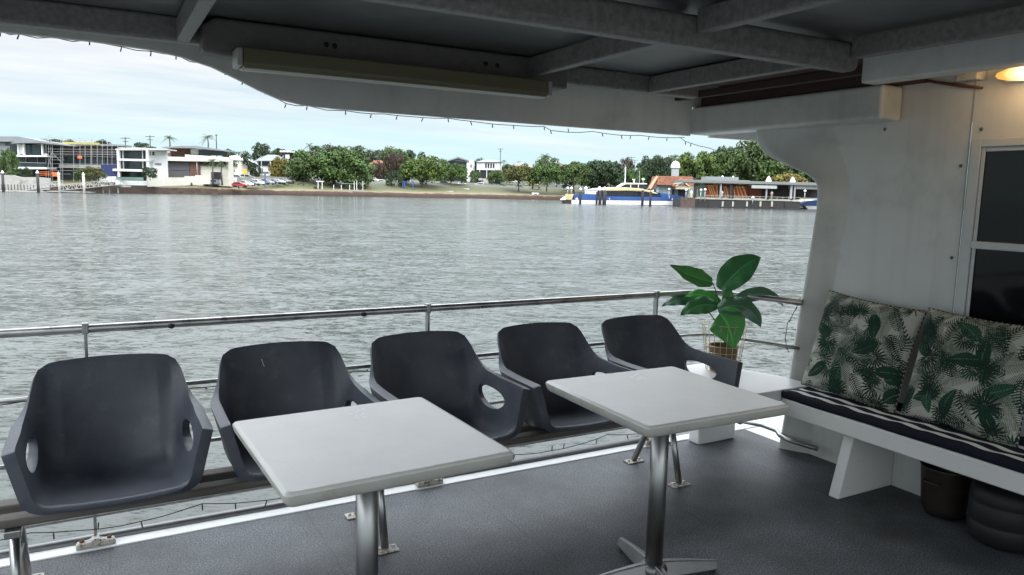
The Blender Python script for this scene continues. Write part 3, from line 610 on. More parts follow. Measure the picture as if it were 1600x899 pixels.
# ================================================================ chair beam
bf = thing('chair_beam', 'long low timber beam on steel legs carrying five chairs', 'bench frame', (0, 2.98, 0))
for y in (-.06, .075):
    MB().box((-.36, y - .032, .352), (3.0, y + .032, .384)).build('slat', M_wood, bf, bevel=.005)
for x in (-.30, 1.0, 2.63):
    for s, yt, yf in ((1, .07, .24), (1, -.05, -.14)):
        MB().tube([(x, yt, .343), (x, yf, .012)], .017, 14).build('leg', M_steel, bf)
        ft = MB().box((x - .055, yf - .03, 0.001), (x + .055, yf + .03, .008)).build('foot_plate', M_rust, bf, bevel=.002)
        for q in (-.038, .038): MB().lathe([(0, .010), (.007, .010), (.008, 0)], (x + q, yf, .008), 8).build('bolt', M_steel, ft)
    MB().box((x - .025, -.12, .325), (x + .025, .14, .351)).build('crosspiece', M_steel, bf, bevel=.003)
    MB().tube([(x, -.085, .20), (x, .135, .20)], .010, 8).build('brace', M_steel, bf)

# ================================================================ bucket chairs
def chair_shell():
    NT, NS = 58, 97                      # along spine, across
    # rows: centre point S, corner half width, floor corner height, rim point
    def spl(tab, t):
        xs = [r[0] for r in tab]
        for i in range(len(tab) - 1):
            if t <= xs[i + 1] or i == len(tab) - 2:
                a, b = tab[i], tab[i + 1]; f_ = (t - a[0]) / (b[0] - a[0])
                pa = tab[max(0, i - 1)]; pb = tab[min(len(tab) - 1, i + 2)]
                out = []
                for k in range(1, len(a)):
                    m0 = (b[k] - pa[k]) / (b[0] - pa[0]) * (b[0] - a[0]); m1 = (pb[k] - a[k]) / (pb[0] - a[0]) * (b[0] - a[0])
                    h00 = 2 * f_ ** 3 - 3 * f_ ** 2 + 1; h10 = f_ ** 3 - 2 * f_ ** 2 + f_; h01 = 1 - h00; h11 = f_ ** 3 - f_ ** 2
                    out.append(h00 * a[k] + h10 * m0 + h01 * b[k] + h11 * m1)
                return out
    #   t     Sy     Sz    Bx    By     Bz    Rx     Ry     Rz
    T = [(0.00, -.285, .452, .228, -.282, .460, .280, -.262, .652),
         (0.06, -.262, .447, .230, -.258, .454, .281, -.240, .653),
         (0.20, -.160, .428, .230, -.155, .430, .281, -.150, .652),
         (0.36, -.040, .408, .226, -.030, .414, .280, -.040, .652),
         (0.48,  .070, .402, .218,  .065, .424, .281,  .045, .657),
         (0.58,  .150, .430, .210,  .125, .470, .279,  .100, .666),
         (0.68,  .200, .510, .208,  .158, .560, .273,  .140, .686),
         (0.80,  .236, .620, .210,  .196, .660, .264,  .185, .730),
         (0.91,  .264, .730, .212,  .238, .742, .253,  .228, .776),
         (1.00,  .285, .818, .205,  .272, .816, .240,  .258, .806)]
    ss_ = np.linspace(-1, 1, NS); ts = np.linspace(0, 1, NT)
    A = np.zeros((NT, NS, 2))
    for i, t in enumerate(ts):
        for j, s in enumerate(ss_): A[i, j] = (t, s)
    # oval hand hole in each side panel, under the arm
    holes = set()
    for sgn in (-1, 1):
        ci, cj = 23, (NS - 1) // 2 + sgn * 41; hi, hj = 10, 3
        tc_, sc_ = ts[ci], ss_[cj]; dt, ds = ts[1] - ts[0], ss_[1] - ss_[0]
        for i in range(NT):
            for j in range(NS):
                a, b = (i - ci) / hi, (j - cj) / hj; m_ = max(abs(a), abs(b))
                if m_ < .01 or m_ > 1.9: continue
                nrm = sqrt(a * a + b * b); k = m_ / nrm          # square -> circle
                wgt = max(0, min(1, (1.9 - m_) / .9))
                k = 1 + (k - 1) * wgt
                A[i, j] = (tc_ + a * k * hi * dt, sc_ + b * k * hj * ds)
        for i in range(ci - hi, ci + hi):
            for j in range(cj - hj, cj + hj): holes.add((i, j))
    def P(t, s):
        Sy, Sz, Bx, By, Bz, Rx, Ry, Rz = spl(T, min(1, max(0, t)))
        a = abs(s); S = Vector((0, Sy, Sz)); B = Vector((Bx, By, Bz)); Rm = Vector((Rx, Ry, Rz))
        # floor run, rounded corner, wall run
        c0 = .46; c1 = .76; 
        if a < c0:
            g = a / c0 * .80; g2 = g * g * (1.5625 - .5625 * g) if g < .8 else g; q = Vector((B.x * g, S.y + (B.y - S.y) * (g * g * 1.25), S.z + (B.z - S.z) * (g * g * 1.25)))
        elif a < c1:
            f_ = (a - c0) / (c1 - c0); p0 = S.lerp(B, .80); p2 = B.lerp(Rm, .28); q = p0 * (1 - f_) ** 2 + B * 2 * f_ * (1 - f_) + p2 * f_ ** 2
        else: q = B.lerp(Rm, .28 + .72 * (a - c1) / (1 - c1))
        q = q.copy()
        # curved floor and front lip, crowned back edge
        if t < .5: q.z += .010 * (a ** 2) * (1 if a < .6 else .5) * (1 - t) 
        lip = max(0, 1 - t / .07); q.z -= .016 * lip * lip * (1 - min(1, a) ** 4 * .8); 
        if t > .9: q.z += .018 * (1 - min(1, a * 1.05) ** 2) * (t - .9) / .1
        q.x = q.x if s >= 0 else -q.x
        return q
    vs = [P(*A[i, j]) for i in range(NT) for j in range(NS)]
    fs = [(i * NS + j, i * NS + j + 1, (i + 1) * NS + j + 1, (i + 1) * NS + j) for i in range(NT - 1) for j in range(NS - 1) if (i, j) not in holes]
    # flange: rim rows folded outwards to make the flat arm tops
    used = sorted({k for f in fs for k in f}); mp = {k: i for i, k in enumerate(used)}
    wt = []
    for k in used:
        t, s_ = A[k // NS, k % NS]; a_ = abs(s_); base = .22
        arm = max(0, min(1, (.80 - t) / .30)) * max(0, min(1, (a_ - .35) / .45)); front = max(0, 1 - t / .10) * .25
        wt.append(float(min(1, base + .78 * arm + front)))
    return [tuple(vs[k]) for k in used], [tuple(mp[k] for k in f) for f in fs], wt
cvs, cfs, cwt = chair_shell()
def make_chair(label, loc, me=None):
    root = thing('bucket_chair', label, 'chair', loc, 0, 'row of bucket chairs along the railing')
    if me is None:
        mb = MB().add(cvs, cfs, True); o = mb.build('shell', M_chair, root, fix=False)
        vg = o.vertex_groups.new(name='thick')
        for i_, w_ in enumerate(cwt): vg.add([i_], w_, 'REPLACE')
        so_ = o.modifiers.new('solid', 'SOLIDIFY'); so_.thickness = .038; so_.vertex_group = 'thick'; so_.offset = -1; so_.use_even_offset = False; so_.use_quality_normals = True
        bv = o.modifiers.new('bevel', 'BEVEL'); bv.width = .014; bv.segments = 4; bv.limit_method = 'ANGLE'; bv.angle_limit = R(50)
        MB().box((-.14, -.16, .386), (.14, .14, .394)).build('mount_plate', M_black, root)
    return root
chlab = ['dark blue-grey bucket chair seen whole at the left end, with two open arm holes',
         'dark bucket chair with a short white line on its back, left of the nearer table',
         'dark bucket chair in the middle of the row, open arm hole beside the nearer table',
         'dark bucket chair behind the left corner of the further table',
         'dark bucket chair at the far end of the row, beside the potted plant']
ch0 = make_chair(chlab[0], (.01, 3.03, 0)); chairs = [ch0]
for lab, x in zip(chlab[1:], (.672, 1.335, 2.0, 2.655)): chairs.append(dup(ch0, (x, 3.03, 0), {.672: R(-.8), 1.335: R(.6), 2.0: R(-1.2), 2.655: R(.9)}[x], lab))
MB().bar((-.085, .243, .775), (-.075, .236, .742), .003, .0016).build('mark', mat('mark_white', (.8, .8, .8), .5), chairs[1])  # thin white bar on the back of the second chair

# ================================================================ tables
def table(label, loc, rz, leg_rot):
    r_ = thing('cafe_table', label, 'table', loc, rz, 'white square cafe tables')
    h = .333; c = .018
    def ring(hh, c, z): 
        o_ = []
        for (sx, sy, a0) in ((1, 1, 0), (-1, 1, 90), (-1, -1, 180), (1, -1, 270)):
            for k in range(6): a = R(a0 + 18 * k); o_.append((sx * (hh - c) + c * cos(a), sy * (hh - c) + c * sin(a), z))
        return o_
    prof = [(h - .012, c, .7705), (h - .004, c, .7685), (h, c, .763), (h + .0005, c, .756), (h - .004, c, .740), (h - .012, c, .730), (h - .022, c, .726), (h - .03, c, .726)]
    n_ = 24
    def skin(pr, top, bot):
        mb = MB(); vs = []
        for hh, cc, z in pr: vs += ring(hh, cc, z)
        mb.add(vs, [(i * n_ + k, i * n_ + (k + 1) % n_, (i + 1) * n_ + (k + 1) % n_, (i + 1) * n_ + k) for i in range(len(pr) - 1) for k in range(n_)], True)
        if top: mb.add(vs[:n_], [tuple(range(n_))])
        if bot: mb.add(vs[-n_:], [tuple(range(n_ - 1, -1, -1))])
        return mb
    tt = skin(prof[:3], 1, 0).build('tabletop', M_table, r_)
    skin(prof[2:], 0, 1).build('edge_band', mat('table_edge', (.50, .50, .45), .45, var=.08, scale=9, dirt=(.30, .29, .24), dscale=14, dlo=.55, dhi=.8), tt)
    MB().lathe([(0, .06), (.035, .06), (.035, .71), (0, .71)], n=40).build('column', M_steel, r_)
    MB().box((-.12, -.12, .712), (.12, .12, .725)).build('mount_plate', M_alu, r_, bevel=.003)
    MB().lathe([(0, .03), (.052, .03), (.055, .05), (.048, .068), (.041, .074), (0, .074)], n=32).build('hub', M_alu, r_)
    for k in range(4):
        a = leg_rot + k * pi / 2; M = Matrix.Rotation(a, 4, 'Z'); mb = MB(); vs = []
        for x, w, z0, z1 in ((.03, .036, .020, .078), (.08, .034, .018, .074), (.16, .029, .015, .064), (.25, .023, .012, .050), (.29, .020, .012, .044)):
            vs += [M @ Vector(p) for p in ((x, -w, z0), (x, w, z0), (x, w * .35, z1), (x, -w * .35, z1))]
        mb.add(vs, [(4 * i + k_, 4 * i + (k_ + 1) % 4, 4 * i + 4 + (k_ + 1) % 4, 4 * i + 4 + k_) for i in range(4) for k_ in range(4)] + [(0, 1, 2, 3), (19, 18, 17, 16)])
        lg = mb.build('foot', M_alu, r_, bevel=.004)
        MB().lathe([(0, 0.001), (.016, 0.001), (.016, .012), (0, .012)], M @ Vector((.27, 0, 0)), 12).build('glide', M_black, lg)
    return r_
table('white square table nearest the camera, in front of the left chairs', (.689, 2.122, 0), R(2.2), R(35))
table('white square table further away, beside the bench', (1.871, 2.139, 0), R(-1.0), R(80))

# ================================================================ plant in wire basket
pt = thing('potted_plant', 'broad-leaved artificial plant in a wicker pot on the bench corner', 'plant', (3.30, 3.24, .469))
PD = 3.30 * sin(PSI) + 3.24 * cos(PSI); rt = Vector((cos(PSI), -sin(PSI), 0)); tw = Vector((-sin(PSI), -cos(PSI), 0))
def pl(px, py, dd=0):
    u, z = Q(px, py, PD + dd); return W(u, PD + dd, z) - Vector((3.30, 3.24, .469))
def leaf_mat(i, c):
    m, t, p = newmat('leaf_green'); N = t.nodes.new; L = t.links.new
    a = N('ShaderNodeAttribute'); a.attribute_name = 'uvl'; s_ = N('ShaderNodeSeparateXYZ'); L(a.outputs['Vector'], s_.inputs[0])
    # veins slanting off the midrib
    ab = N('ShaderNodeMath'); ab.operation = 'ABSOLUTE'; L(s_.outputs[1], ab.inputs[0])
    mm = N('ShaderNodeMath'); mm.operation = 'MULTIPLY_ADD'; L(ab.outputs[0], mm.inputs[0]); mm.inputs[1].default_value = -.35; L(s_.outputs[0], mm.inputs[2])
    sc = N('ShaderNodeMath'); sc.operation = 'MULTIPLY'; L(mm.outputs[0], sc.inputs[0]); sc.inputs[1].default_value = 95
    sn = N('ShaderNodeMath'); sn.operation = 'SINE'; L(sc.outputs[0], sn.inputs[0])
    mr = N('ShaderNodeMapRange'); mr.inputs[1].default_value = .2; mr.inputs[2].default_value = 1; mr.inputs[4].default_value = .35; L(sn.outputs[0], mr.inputs[0])
    mid = N('ShaderNodeMapRange'); mid.inputs[1].default_value = .075; mid.inputs[2].default_value = .03; L(ab.outputs[0], mid.inputs[0])
    mx_ = N('ShaderNodeMath'); mx_.operation = 'MAXIMUM'; L(mr.outputs[0], mx_.inputs[0]); L(mid.outputs[0], mx_.inputs[1])
    cm = N('ShaderNodeMixRGB'); L(mx_.outputs[0], cm.inputs[0]); cm.inputs[1].default_value = list(c) + [1]; cm.inputs[2].default_value = [min(1, x * 2.1 + .02) for x in c] + [1]
    L(cm.outputs[0], p.inputs['Base Color']); p.inputs['Roughness'].default_value = .36
    b = N('ShaderNodeBump'); b.inputs['Strength'].default_value = .35; b.inputs['Distance'].default_value = .002; L(sn.outputs[0], b.inputs['Height']); L(b.outputs[0], p.inputs['Normal'])
    return m
G1, G2, G3 = leaf_mat(0, (.06, .28, .05)), leaf_mat(1, (.03, .15, .045)), leaf_mat(2, (.05, .14, .075))
def leaf(a, b, wpx, m, nrm, fold=.25, droop=0, dda=0, ddb=0, ctrl=None, side=1):
    A, B = pl(*a, dda), pl(*b, ddb); w = wpx / F_PX * PD / 2; nrm = (rt * nrm[0] + tw * nrm[1] + Vector((0, 0, nrm[2]))).normalized()
    C = pl(*ctrl, (dda + ddb) / 2) if ctrl else (A + B) / 2 - Vector((0, 0, droop)); C = C * 2 - (A + B) / 2 if ctrl else C
    NL, NW = 26, 12; vs = []; uv = []
    for i in range(NL + 1):
        t = i / NL; p = A * (1 - t) ** 2 + C * 2 * t * (1 - t) + B * t * t; d = ((C - A) * (1 - t) + (B - C) * t).normalized()
        sd = d.cross(nrm).normalized(); nn_ = sd.cross(d); ww = w * (max(.02, sin(pi * min(1, t * .95 + .05) ** .80)) ** .85 if t < .999 else .01)
        for k in range(NW + 1):
            q = -1 + 2 * k / NW; vs.append(p + sd * (q * ww) + nn_ * (abs(q) * ww * fold + .004 * sin(t * 19 + q * 2) * abs(q) - .25 * ww * q * q)); uv.append((t, q, 0))
    mb = MB().add(vs, [(i * (NW + 1) + k, (i + 1) * (NW + 1) + k, (i + 1) * (NW + 1) + k + 1, i * (NW + 1) + k + 1) for i in range(NL) for k in range(NW)], True)
    o = mb.build('leaf', m, pt, fix=False); at = o.data.attributes.new('uvl', 'FLOAT_VECTOR', 'POINT'); at.data.foreach_set('vector', [c for q in uv for c in q])
    return A
stem0 = pl(1136, 545)
def stalk(a, dda=0, bend=None):
    A = pl(*a, dda); C = pl(*bend, dda) if bend else (stem0 + A) / 2 + Vector((0, 0, .04))
    MB().tube([stem0 * (1 - t) ** 2 + C * 2 * t * (1 - t) + A * t * t for t in [k / 8 for k in range(9)]], [.005 - .0025 * k / 8 for k in range(9)], 7).build('stalk', mat('stalk_green', (.03, .07, .03), .5), pt)
leaf((1113, 441), (1047, 414), 32, G1, (.1, .8, .55), .45, -.01, 0, -.05, ctrl=(1082, 432)); stalk((1113, 441), 0, (1130, 480))
leaf((1126, 453), (1189, 402), 48, G2, (-.25, .8, .55), .4, -.03, 0, .02, ctrl=(1158, 420)); stalk((1140, 448), 0, (1136, 470))
leaf((1136, 482), (1139, 445), 18, G1, (-.3, 1, 0), .5); stalk((1136, 480))
leaf((1128, 476), (1067, 464), 20, G1, (0, 1, .6), .3, -.02, .02, .06, ctrl=(1098, 461)); stalk((1128, 476), .02)
leaf((1094, 472), (1034, 479), 19, G3, (0, 1, .6), .2, 0, .06, .10, ctrl=(1062, 469)); stalk((1088, 472), .05, (1120, 490))
leaf((1121, 478), (1063, 493), 32, G2, (.1, .8, .7), .25, -.01, -.06, -.10, ctrl=(1092, 478)); stalk((1119, 478), -.04, (1130, 495))
leaf((1140, 478), (1225, 480), 24, G3, (0, 1, .6), .3, -.05, .03, .0, ctrl=(1190, 459)); stalk((1140, 478), .02)
leaf((1122, 484), (1189, 512), 40, G3, (-.3, .7, .75), .22, -.03, -.08, -.05, ctrl=(1164, 481)); stalk((1122, 484), -.06, (1133, 510))
leaf((1124, 490), (1146, 545), 56, G1, (-.15, 1, .2), .3, 0, -.09, -.13, ctrl=(1138, 510)); stalk((1124, 490), -.07, (1136, 515))
pb = thing('wicker_pot', 'brown wicker pot standing inside the wire basket', 'pot', (3.30, 3.24, .472))
def wick():
    m, t, p = newmat('wicker'); N = t.nodes.new; L = t.links.new; tcn = N('ShaderNodeTexCoord')
    w = N('ShaderNodeTexWave'); w.bands_direction = 'Z'; w.inputs['Scale'].default_value = 38; w.inputs['Distortion'].default_value = 4; w.inputs['Detail Scale'].default_value = 6; L(tcn.outputs['Object'], w.inputs[0])
    r = N('ShaderNodeValToRGB'); r.color_ramp.elements[0].color = (.10, .055, .028, 1); r.color_ramp.elements[1].color = (.30, .19, .10, 1); L(w.outputs[0], r.inputs[0]); L(r.outputs[0], p.inputs['Base Color']); p.inputs['Roughness'].default_value = .8
    b = N('ShaderNodeBump'); b.inputs['Strength'].default_value = .8; b.inputs['Distance'].default_value = .004; L(w.outputs[0], b.inputs['Height']); L(b.outputs[0], p.inputs['Normal']); return m
M_wick = wick()
MB().lathe([(0, .002), (.074, .002), (.080, .03), (.087, .13), (.090, .15), (.086, .155), (.080, .15), (.078, .11), (0, .105)], n=48).build('body', M_wick, pb)
MB().lathe([(0, .112), (.078, .112)], n=24).build('moss', mat('moss', (.03, .035, .015), .9, scale=60, var=.5), pb)
bk = thing('wire_basket', 'pale gold open wire basket around the wicker pot', 'basket', (3.30, 3.24, .470)); M_wire = mat('gold_wire', (.62, .54, .36), .4, metal=.6, var=.05)
mb = MB()
rad = lambda z: .098 + .035 * z / .29
for z in (.003, .04, .08, .12, .16, .20, .245, .29):
    if z in (.20, .245): continue
    mb.tube([(rad(z) * cos(a), rad(z) * sin(a), z) for a in [2 * pi * k / 32 for k in range(32)]], .0018, 5, closed=True)
for k in range(20):
    a = 2 * pi * k / 20; mb.tube([(rad(0) * cos(a), rad(0) * sin(a), .003), (rad(.29) * cos(a), rad(.29) * sin(a), .29)], .0016, 5)
mb.build('wires', M_wire, bk)

# ================================================================ the far bank, built where it stands
class Far:
    """a thing across the river; its local axes are right / away / up"""
    def __init__(s, name, label, cat, px, D, py=None, group=None, z=None):
        u, zz = Q(px, py if py is not None else 290, D)
        if z is not None: zz = z
        elif py is None: zz = ground_z(u, D)
        s.u, s.D, s.z = u, D, zz; s.root = thing(name, label, cat, W(u, D, zz), -PSI, group)
    def q(s, px, py, dd=0):
        u, z = Q(px, py, s.D + dd); return u - s.u, dd, z - s.z
    def rect(s, mb, x0, y0, x1, y1, d0=0, d1=.3):       # box whose front covers these picture rows at its own distance
        ym, xm = (y0 + y1) / 2, (x0 + x1) / 2
        a, _, _ = s.q(x0, ym, d0); b, _, _ = s.q(x1, ym, d0); _, _, t = s.q(xm, y0, d0); _, _, bt = s.q(xm, y1, d0)
        return mb.box((a, d0, bt), (b, d1, t))
    def box(s, name, m, x0, y0, x1, y1, d0=0, d1=.3, parent=None, bevel=0):
        return s.rect(MB(), x0, y0, x1, y1, d0, d1).build(name, m, parent or s.root, bevel=bevel)
    def down(s, py, px, dd): return s.q(px, py, dd)[2]
    def slab(s, name, m, pts, d0, d1, parent=None, bevel=0):   # outline in picture rows, given depth
        P = [s.q(a, b, d0) for a, b in pts]
        return MB().prism([(p[0], p[2]) for p in P], d0, d1, 'y').build(name, m, parent or s.root, bevel=bevel)
K_cream = mat('render_cream', (.62, .60, .52), .8, var=.06, scale=.3)
K_white = mat('render_white', (.72, .73, .72), .7, var=.05, scale=.3)
K_grey = mat('wall_grey', (.20, .21, .22), .8, var=.1, scale=.3)
K_dark = mat('dark_opening', (.022, .026, .034), .35, var=.3, scale=.5)
K_glass = mat('house_glass', (.035, .05, .055), .12, var=.4, scale=.4)
K_gglass = mat('green_glass', (.14, .20, .18), .15, var=.15, scale=.4)
K_roof = mat('metal_roof', (.23, .245, .265), .5, var=.1, scale=.5)
K_roofl = mat('pale_roof', (.50, .50, .48), .6, var=.1, scale=.5)
K_tile = mat('terracotta_tiles', (.30, .13, .08), .75, var=.25, scale=1.5, dirt=(.14, .06, .04), dscale=.9)
K_conc = mat('concrete', (.36, .35, .33), .85, var=.12, scale=.8, dirt=(.16, .13, .11), dscale=.5)
K_timber = mat('house_timber', (.12, .06, .04), .7, var=.3, scale=2, stretch=(4, 1, .3))
K_steel = mat('galv_tube', (.42, .43, .44), .5, metal=.4, var=.1)
K_pile = mat('dark_pile', (.028, .026, .028), .7, var=.3, scale=2)
K_palep = mat('pale_pile', (.42, .40, .35), .7, var=.15, scale=2)
K_cap = mat('pile_cap_white', (.8, .8, .8), .4, var=.03)
K_orange = mat('orange_mesh', (.72, .16, .05), .8, var=.3, scale=1.5)
K_bark = mat('bark', (.10, .085, .07), .9, var=.3, scale=2)
K_yel = mat('sign_yellow', (.75, .42, .03), .6)
K_red = mat('car_red', (.42, .02, .03), .3, coat=.5)
K_blue = mat('paint_blue', (.035, .09, .28), .3, var=.12, scale=.4, coat=.3)

# ---------- piles, pontoons, gangways
def pile(px, top, bot, D, m, label, w=.55, cap=.36):
    f = Far('mooring_pile', label, 'pile', px, D, bot, 'mooring piles in the river'); h = f.q(px, top)[2]
    MB().lathe([(0, -2), (w / 2, -2), (w / 2, h), (0, h)], n=16).build('shaft', m, f.root)
    MB().lathe([(w / 2 + .05, h), (w / 2 + .05, h + .12), (w * .35, h + cap), (.04, h + cap + .25), (0, h + cap + .25)], n=16).build('cap', K_cap, f.root)
pile(5.5, 271, 298, 160, K_pile, 'tall dark pile with a white cap at the left edge of the photo')
pile(60, 271, 299, 160, K_pile, 'dark white-capped pile at the right end of the left landing')
pile(93, 273, 299, 162, K_palep, 'pale pile with white cap standing between the two gangways', .45)
pile(131.5, 274, 300, 162, K_palep, 'pale pile with white cap in front of the right gangway', .5)
def pontoon(label, x0, x1, y0, y1, D):
    f = Far('pontoon', label, 'pontoon', (x0 + x1) / 2, D, y1, 'floating landings on the left')
    f.box('deck', K_conc, x0, y0, x1, y0 + 1.4, 0, 3); f.box('float', K_pile, x0 + 1, y0 + 1.4, x1 - 1, y1 + 3, .15, 2.8)
pontoon('long low floating landing at the left edge of the photo', -60, 64, 298, 301, 163)
pontoon('short floating landing at the foot of the lattice gangway', 73, 138, 299.3, 302.2, 163)
def gangway(label, a, b, h, D, n):
    f = Far('gangway', label, 'gangway', (a[0] + b[0]) / 2, D, b[1], 'lattice gangways')
    for dd in (0, 1.4):
        mb = MB()
        for k in range(n + 1):
            t = k / n; x = a[0] + (b[0] - a[0]) * t; y = a[1] + (b[1] - a[1]) * t; mb.bar(f.q(x, y, dd), f.q(x, y - h, dd), .09)
            if k < n:
                t2 = (k + 1) / n; x2 = a[0] + (b[0] - a[0]) * t2; y2 = a[1] + (b[1] - a[1]) * t2
                mb.bar(f.q(x, y, dd), f.q(x2, y2, dd), .12); mb.bar(f.q(x, y - h, dd), f.q(x2, y2 - h, dd), .12); mb.bar(f.q(x, y - (h if k % 2 else 0), dd), f.q(x2, y2 - (0 if k % 2 else h), dd), .08)
        mb.build('truss', K_steel, f.root)
    MB().bar(Vector(f.q(*a, 0)) + Vector((0, .75, 0)), Vector(f.q(*b, 0)) + Vector((0, .75, 0)), 1.3, .1).build('walkway', K_conc, f.root)
gangway('upper lattice gangway sloping down to the left landing', (98, 290), (40, 297.5), 7.5, 166, 10)
gangway('larger lattice gangway running from the sea wall down to the short landing', (188, 288.5), (92, 298), 8.5, 165, 14)
f = Far('landing_platform', 'pale fixed platform on short posts at the top of the larger gangway', 'platform', 172, 166, 300)
f.box('deck', K_palep, 158, 290, 190, 292, 0, 4)
for x in (160, 170, 183): f.box('post', K_palep, x, 292, x + 1.6, 302, .3, .6)
f = Far('rail_fence', 'low weathered railing above the left landing', 'fence', 32, 168, 297)
for x in range(2, 62, 5): f.box('post', K_pile, x, 288, x + .8, 297, 0, .12)
f.box('rail', K_steel, 0, 288, 62, 288.7, 0, .1); f.box('base_wall', K_conc, -80, 295, 64, 299, .2, 1)
# ---------- sea walls
def wall(label, pts, D0, D1, m, name='sea_wall'):
    x0, x1 = pts[0][0], pts[-1][0]; f = Far(name, label, 'wall', (x0 + x1) / 2, (D0 + D1) / 2, 292)
    top = []; bot = []
    n = len(pts); bk = []
    for x, yt, yb in pts:
        D = D0 + (D1 - D0) * (x - x0) / (x1 - x0) - f.D
        top.append(f.q(x, yt, D)); bot.append(f.q(x, yb, D))
    vs = top + bot + [(p[0], p[1] + .4, p[2]) for p in top] + [(p[0], p[1] + .4, p[2]) for p in bot]
    fs = []
    for i in range(n - 1): fs += [(i, i + 1, n + i + 1, n + i), (2 * n + i, 3 * n + i, 3 * n + i + 1, 2 * n + i + 1), (i, 2 * n + i, 2 * n + i + 1, i + 1)]
    fs += [(0, n, 3 * n, 2 * n), (n - 1, 3 * n - 1, 4 * n - 1, 2 * n - 1)]
    MB().add(vs, fs).build('face', m, f.root); return f
wall('grey concrete retaining wall behind the left landing', [(-60, 272, 297), (20, 274, 297), (33, 277, 297), (60, 277, 297), (78, 279, 297)], 170, 171, K_conc)
wall('brown weathered river wall under the cream and glass fences', [(78, 290, 306), (190, 290, 306), (240, 291, 306), (241, 293, 306), (340, 295, 306)], 170.5, 196, mat('brown_revetment', (.085, .06, .05), .9, var=.3, scale=.6, dirt=(.03, .025, .02), dscale=.5))
wall('cream boundary wall stepping up below the flat-roofed cream house', [(230, 277.5, 292), (288, 277.5, 290), (288.1, 275.5, 290), (305, 275.5, 288.5), (305.1, 274, 288.5), (328, 274, 288)], 184, 200, K_cream, 'boundary_wall')
wall('low white wall topped by pale green glass between two houses', [(155, 276, 285), (180, 276, 285), (180.1, 282, 289.5), (228, 283, 290)], 176, 183, K_white, 'boundary_wall')
f = Far('glass_fence', 'pale green glass pool fence above the low white wall', 'fence', 200, 179, 283); f.box('panel', K_gglass, 178, 277, 224, 282.6, 0, .05)
# ---------- houses on the left
f = Far('grey_house', 'long grey-roofed house behind, at the left edge of the photo', 'house', 25, 225, 290)
f.box('wall', K_grey, -70, 219, 45, 292, 0, 4.6); f.slab('roof', K_roof, [(-70, 213), (28, 213.5), (50, 217), (70, 222), (70, 222.6), (-70, 220)], -1, 4.6)
for x in (8, 22): f.box('window', K_glass, x, 222, x + 7, 228, -.05, .1)
f = Far('curved_balcony_house', 'modern three-level house with white curved balcony slabs and grey roof', 'house', 45, 188, 290)
f.box('core', K_dark, 17, 226, 74, 292, 1.2, 4.6)
f.slab('roof', K_roof, [(17, 223), (30, 220), (50, 219), (72, 221), (110, 227), (110, 228.5), (60, 223.5), (30, 223.5), (18, 224.5)], -1.5, 4.6)
for a, b in ((242.5, 245), (261, 264.5)): f.slab('balcony_slab', K_white, [(15, a + .6), (24, a - .2), (73, a + .6), (73, b), (24, b), (15, b - .6)], -2, 2)
f.box('glass_rail', K_glass, 17, 254.5, 72, 260.8, -1.9, -1.85); f.box('hand_rail', K_steel, 17, 254, 72, 254.6, -1.95, -1.8)
for x, y in ((27, 225), (35.5, 225), (64.5, 225)): f.box('column', K_white, x, y, x + 1.6, 242.4, -.6, 0)
f.box('white_panel', K_white, 29, 226, 36, 241, .9, 1.1); f.box('white_panel', K_white, 66, 240, 74, 243, .9, 1.1)
for x0, x1 in ((38, 49), (50, 63)): f.box('window', K_glass, x0, 227, x1, 241.5, 1.0, 1.15)
for x in (24, 40, 58): f.box('mullion', K_steel, x, 245, x + .6, 261, .9, 1.1)
for x in (24, 56): f.box('column', K_grey, x, 265, x + 1.5, 285, -.5, 0)
f = Far('scaffolded_house', 'unfinished dark house wrapped in scaffolding', 'house', 130, 190, 288)
f.box('core', K_dark, 74, 230, 186, 290, 1.5, 4.6)
f.slab('roof', K_roof, [(76, 221), (110, 224), (190, 226), (190, 228.5), (110, 228), (76, 225)], -.5, 4.6); f.box('roof_edge', mat('new_timber', (.42, .36, .12), .8), 97, 222.5, 155, 226, -.7, -.5)
for y in (240, 243.5): f.box('floor_band', mat('band_grey', (.13, .13, .14), .8), 78, y, 184, y + 1.6, 1.0, 1.49)
f.slab('balcony_wall', K_conc, [(92, 257), (158, 258), (160, 264), (92, 262)], .2, 1)
f.box('upper_room', mat('umber_render', (.13, .10, .09), .8), 96, 228.5, 184, 239.8, 1.2, 1.48)
for x in (104, 122, 150): f.box('window', K_glass, x, 246, x + 14, 256, 1.3, 1.48)
sc = Far('scaffolding', 'steel pole scaffolding rising above the unfinished house', 'scaffolding', 130, 187, 286)
for i, x in enumerate((72, 76, 79.5, 82, 95, 98, 115, 125, 133, 142, 143.5, 152, 160, 168, 175, 184)):
    mb = MB(); t = [213, 210, 211, 228, 214, 211, 216, 217, 216, 218, 216, 226, 218, 219, 222, 222][i]
    mb.bar(sc.q(x, t), sc.q(x, 284), .07); mb.build('standard', K_steel, sc.root)
for y, a, b in ((215, 70, 98), (217, 97, 150), (219.5, 97, 182), (233, 74, 184), (237, 74, 184), (241, 80, 184), (246, 74, 100), (250, 74, 100), (256, 74, 184), (262, 78, 130), (266.5, 78, 135), (272, 78, 110)):
    MB().bar(sc.q(a, y), sc.q(b, y + (b - a) * .008), .06).build('ledger', K_steel, sc.root)
for a, b, c, d in ((74, 262, 83, 233), (83, 262, 74, 246), (98, 256, 83, 240)): MB().bar(sc.q(a, b), sc.q(c, d), .06).build('brace', K_steel, sc.root)
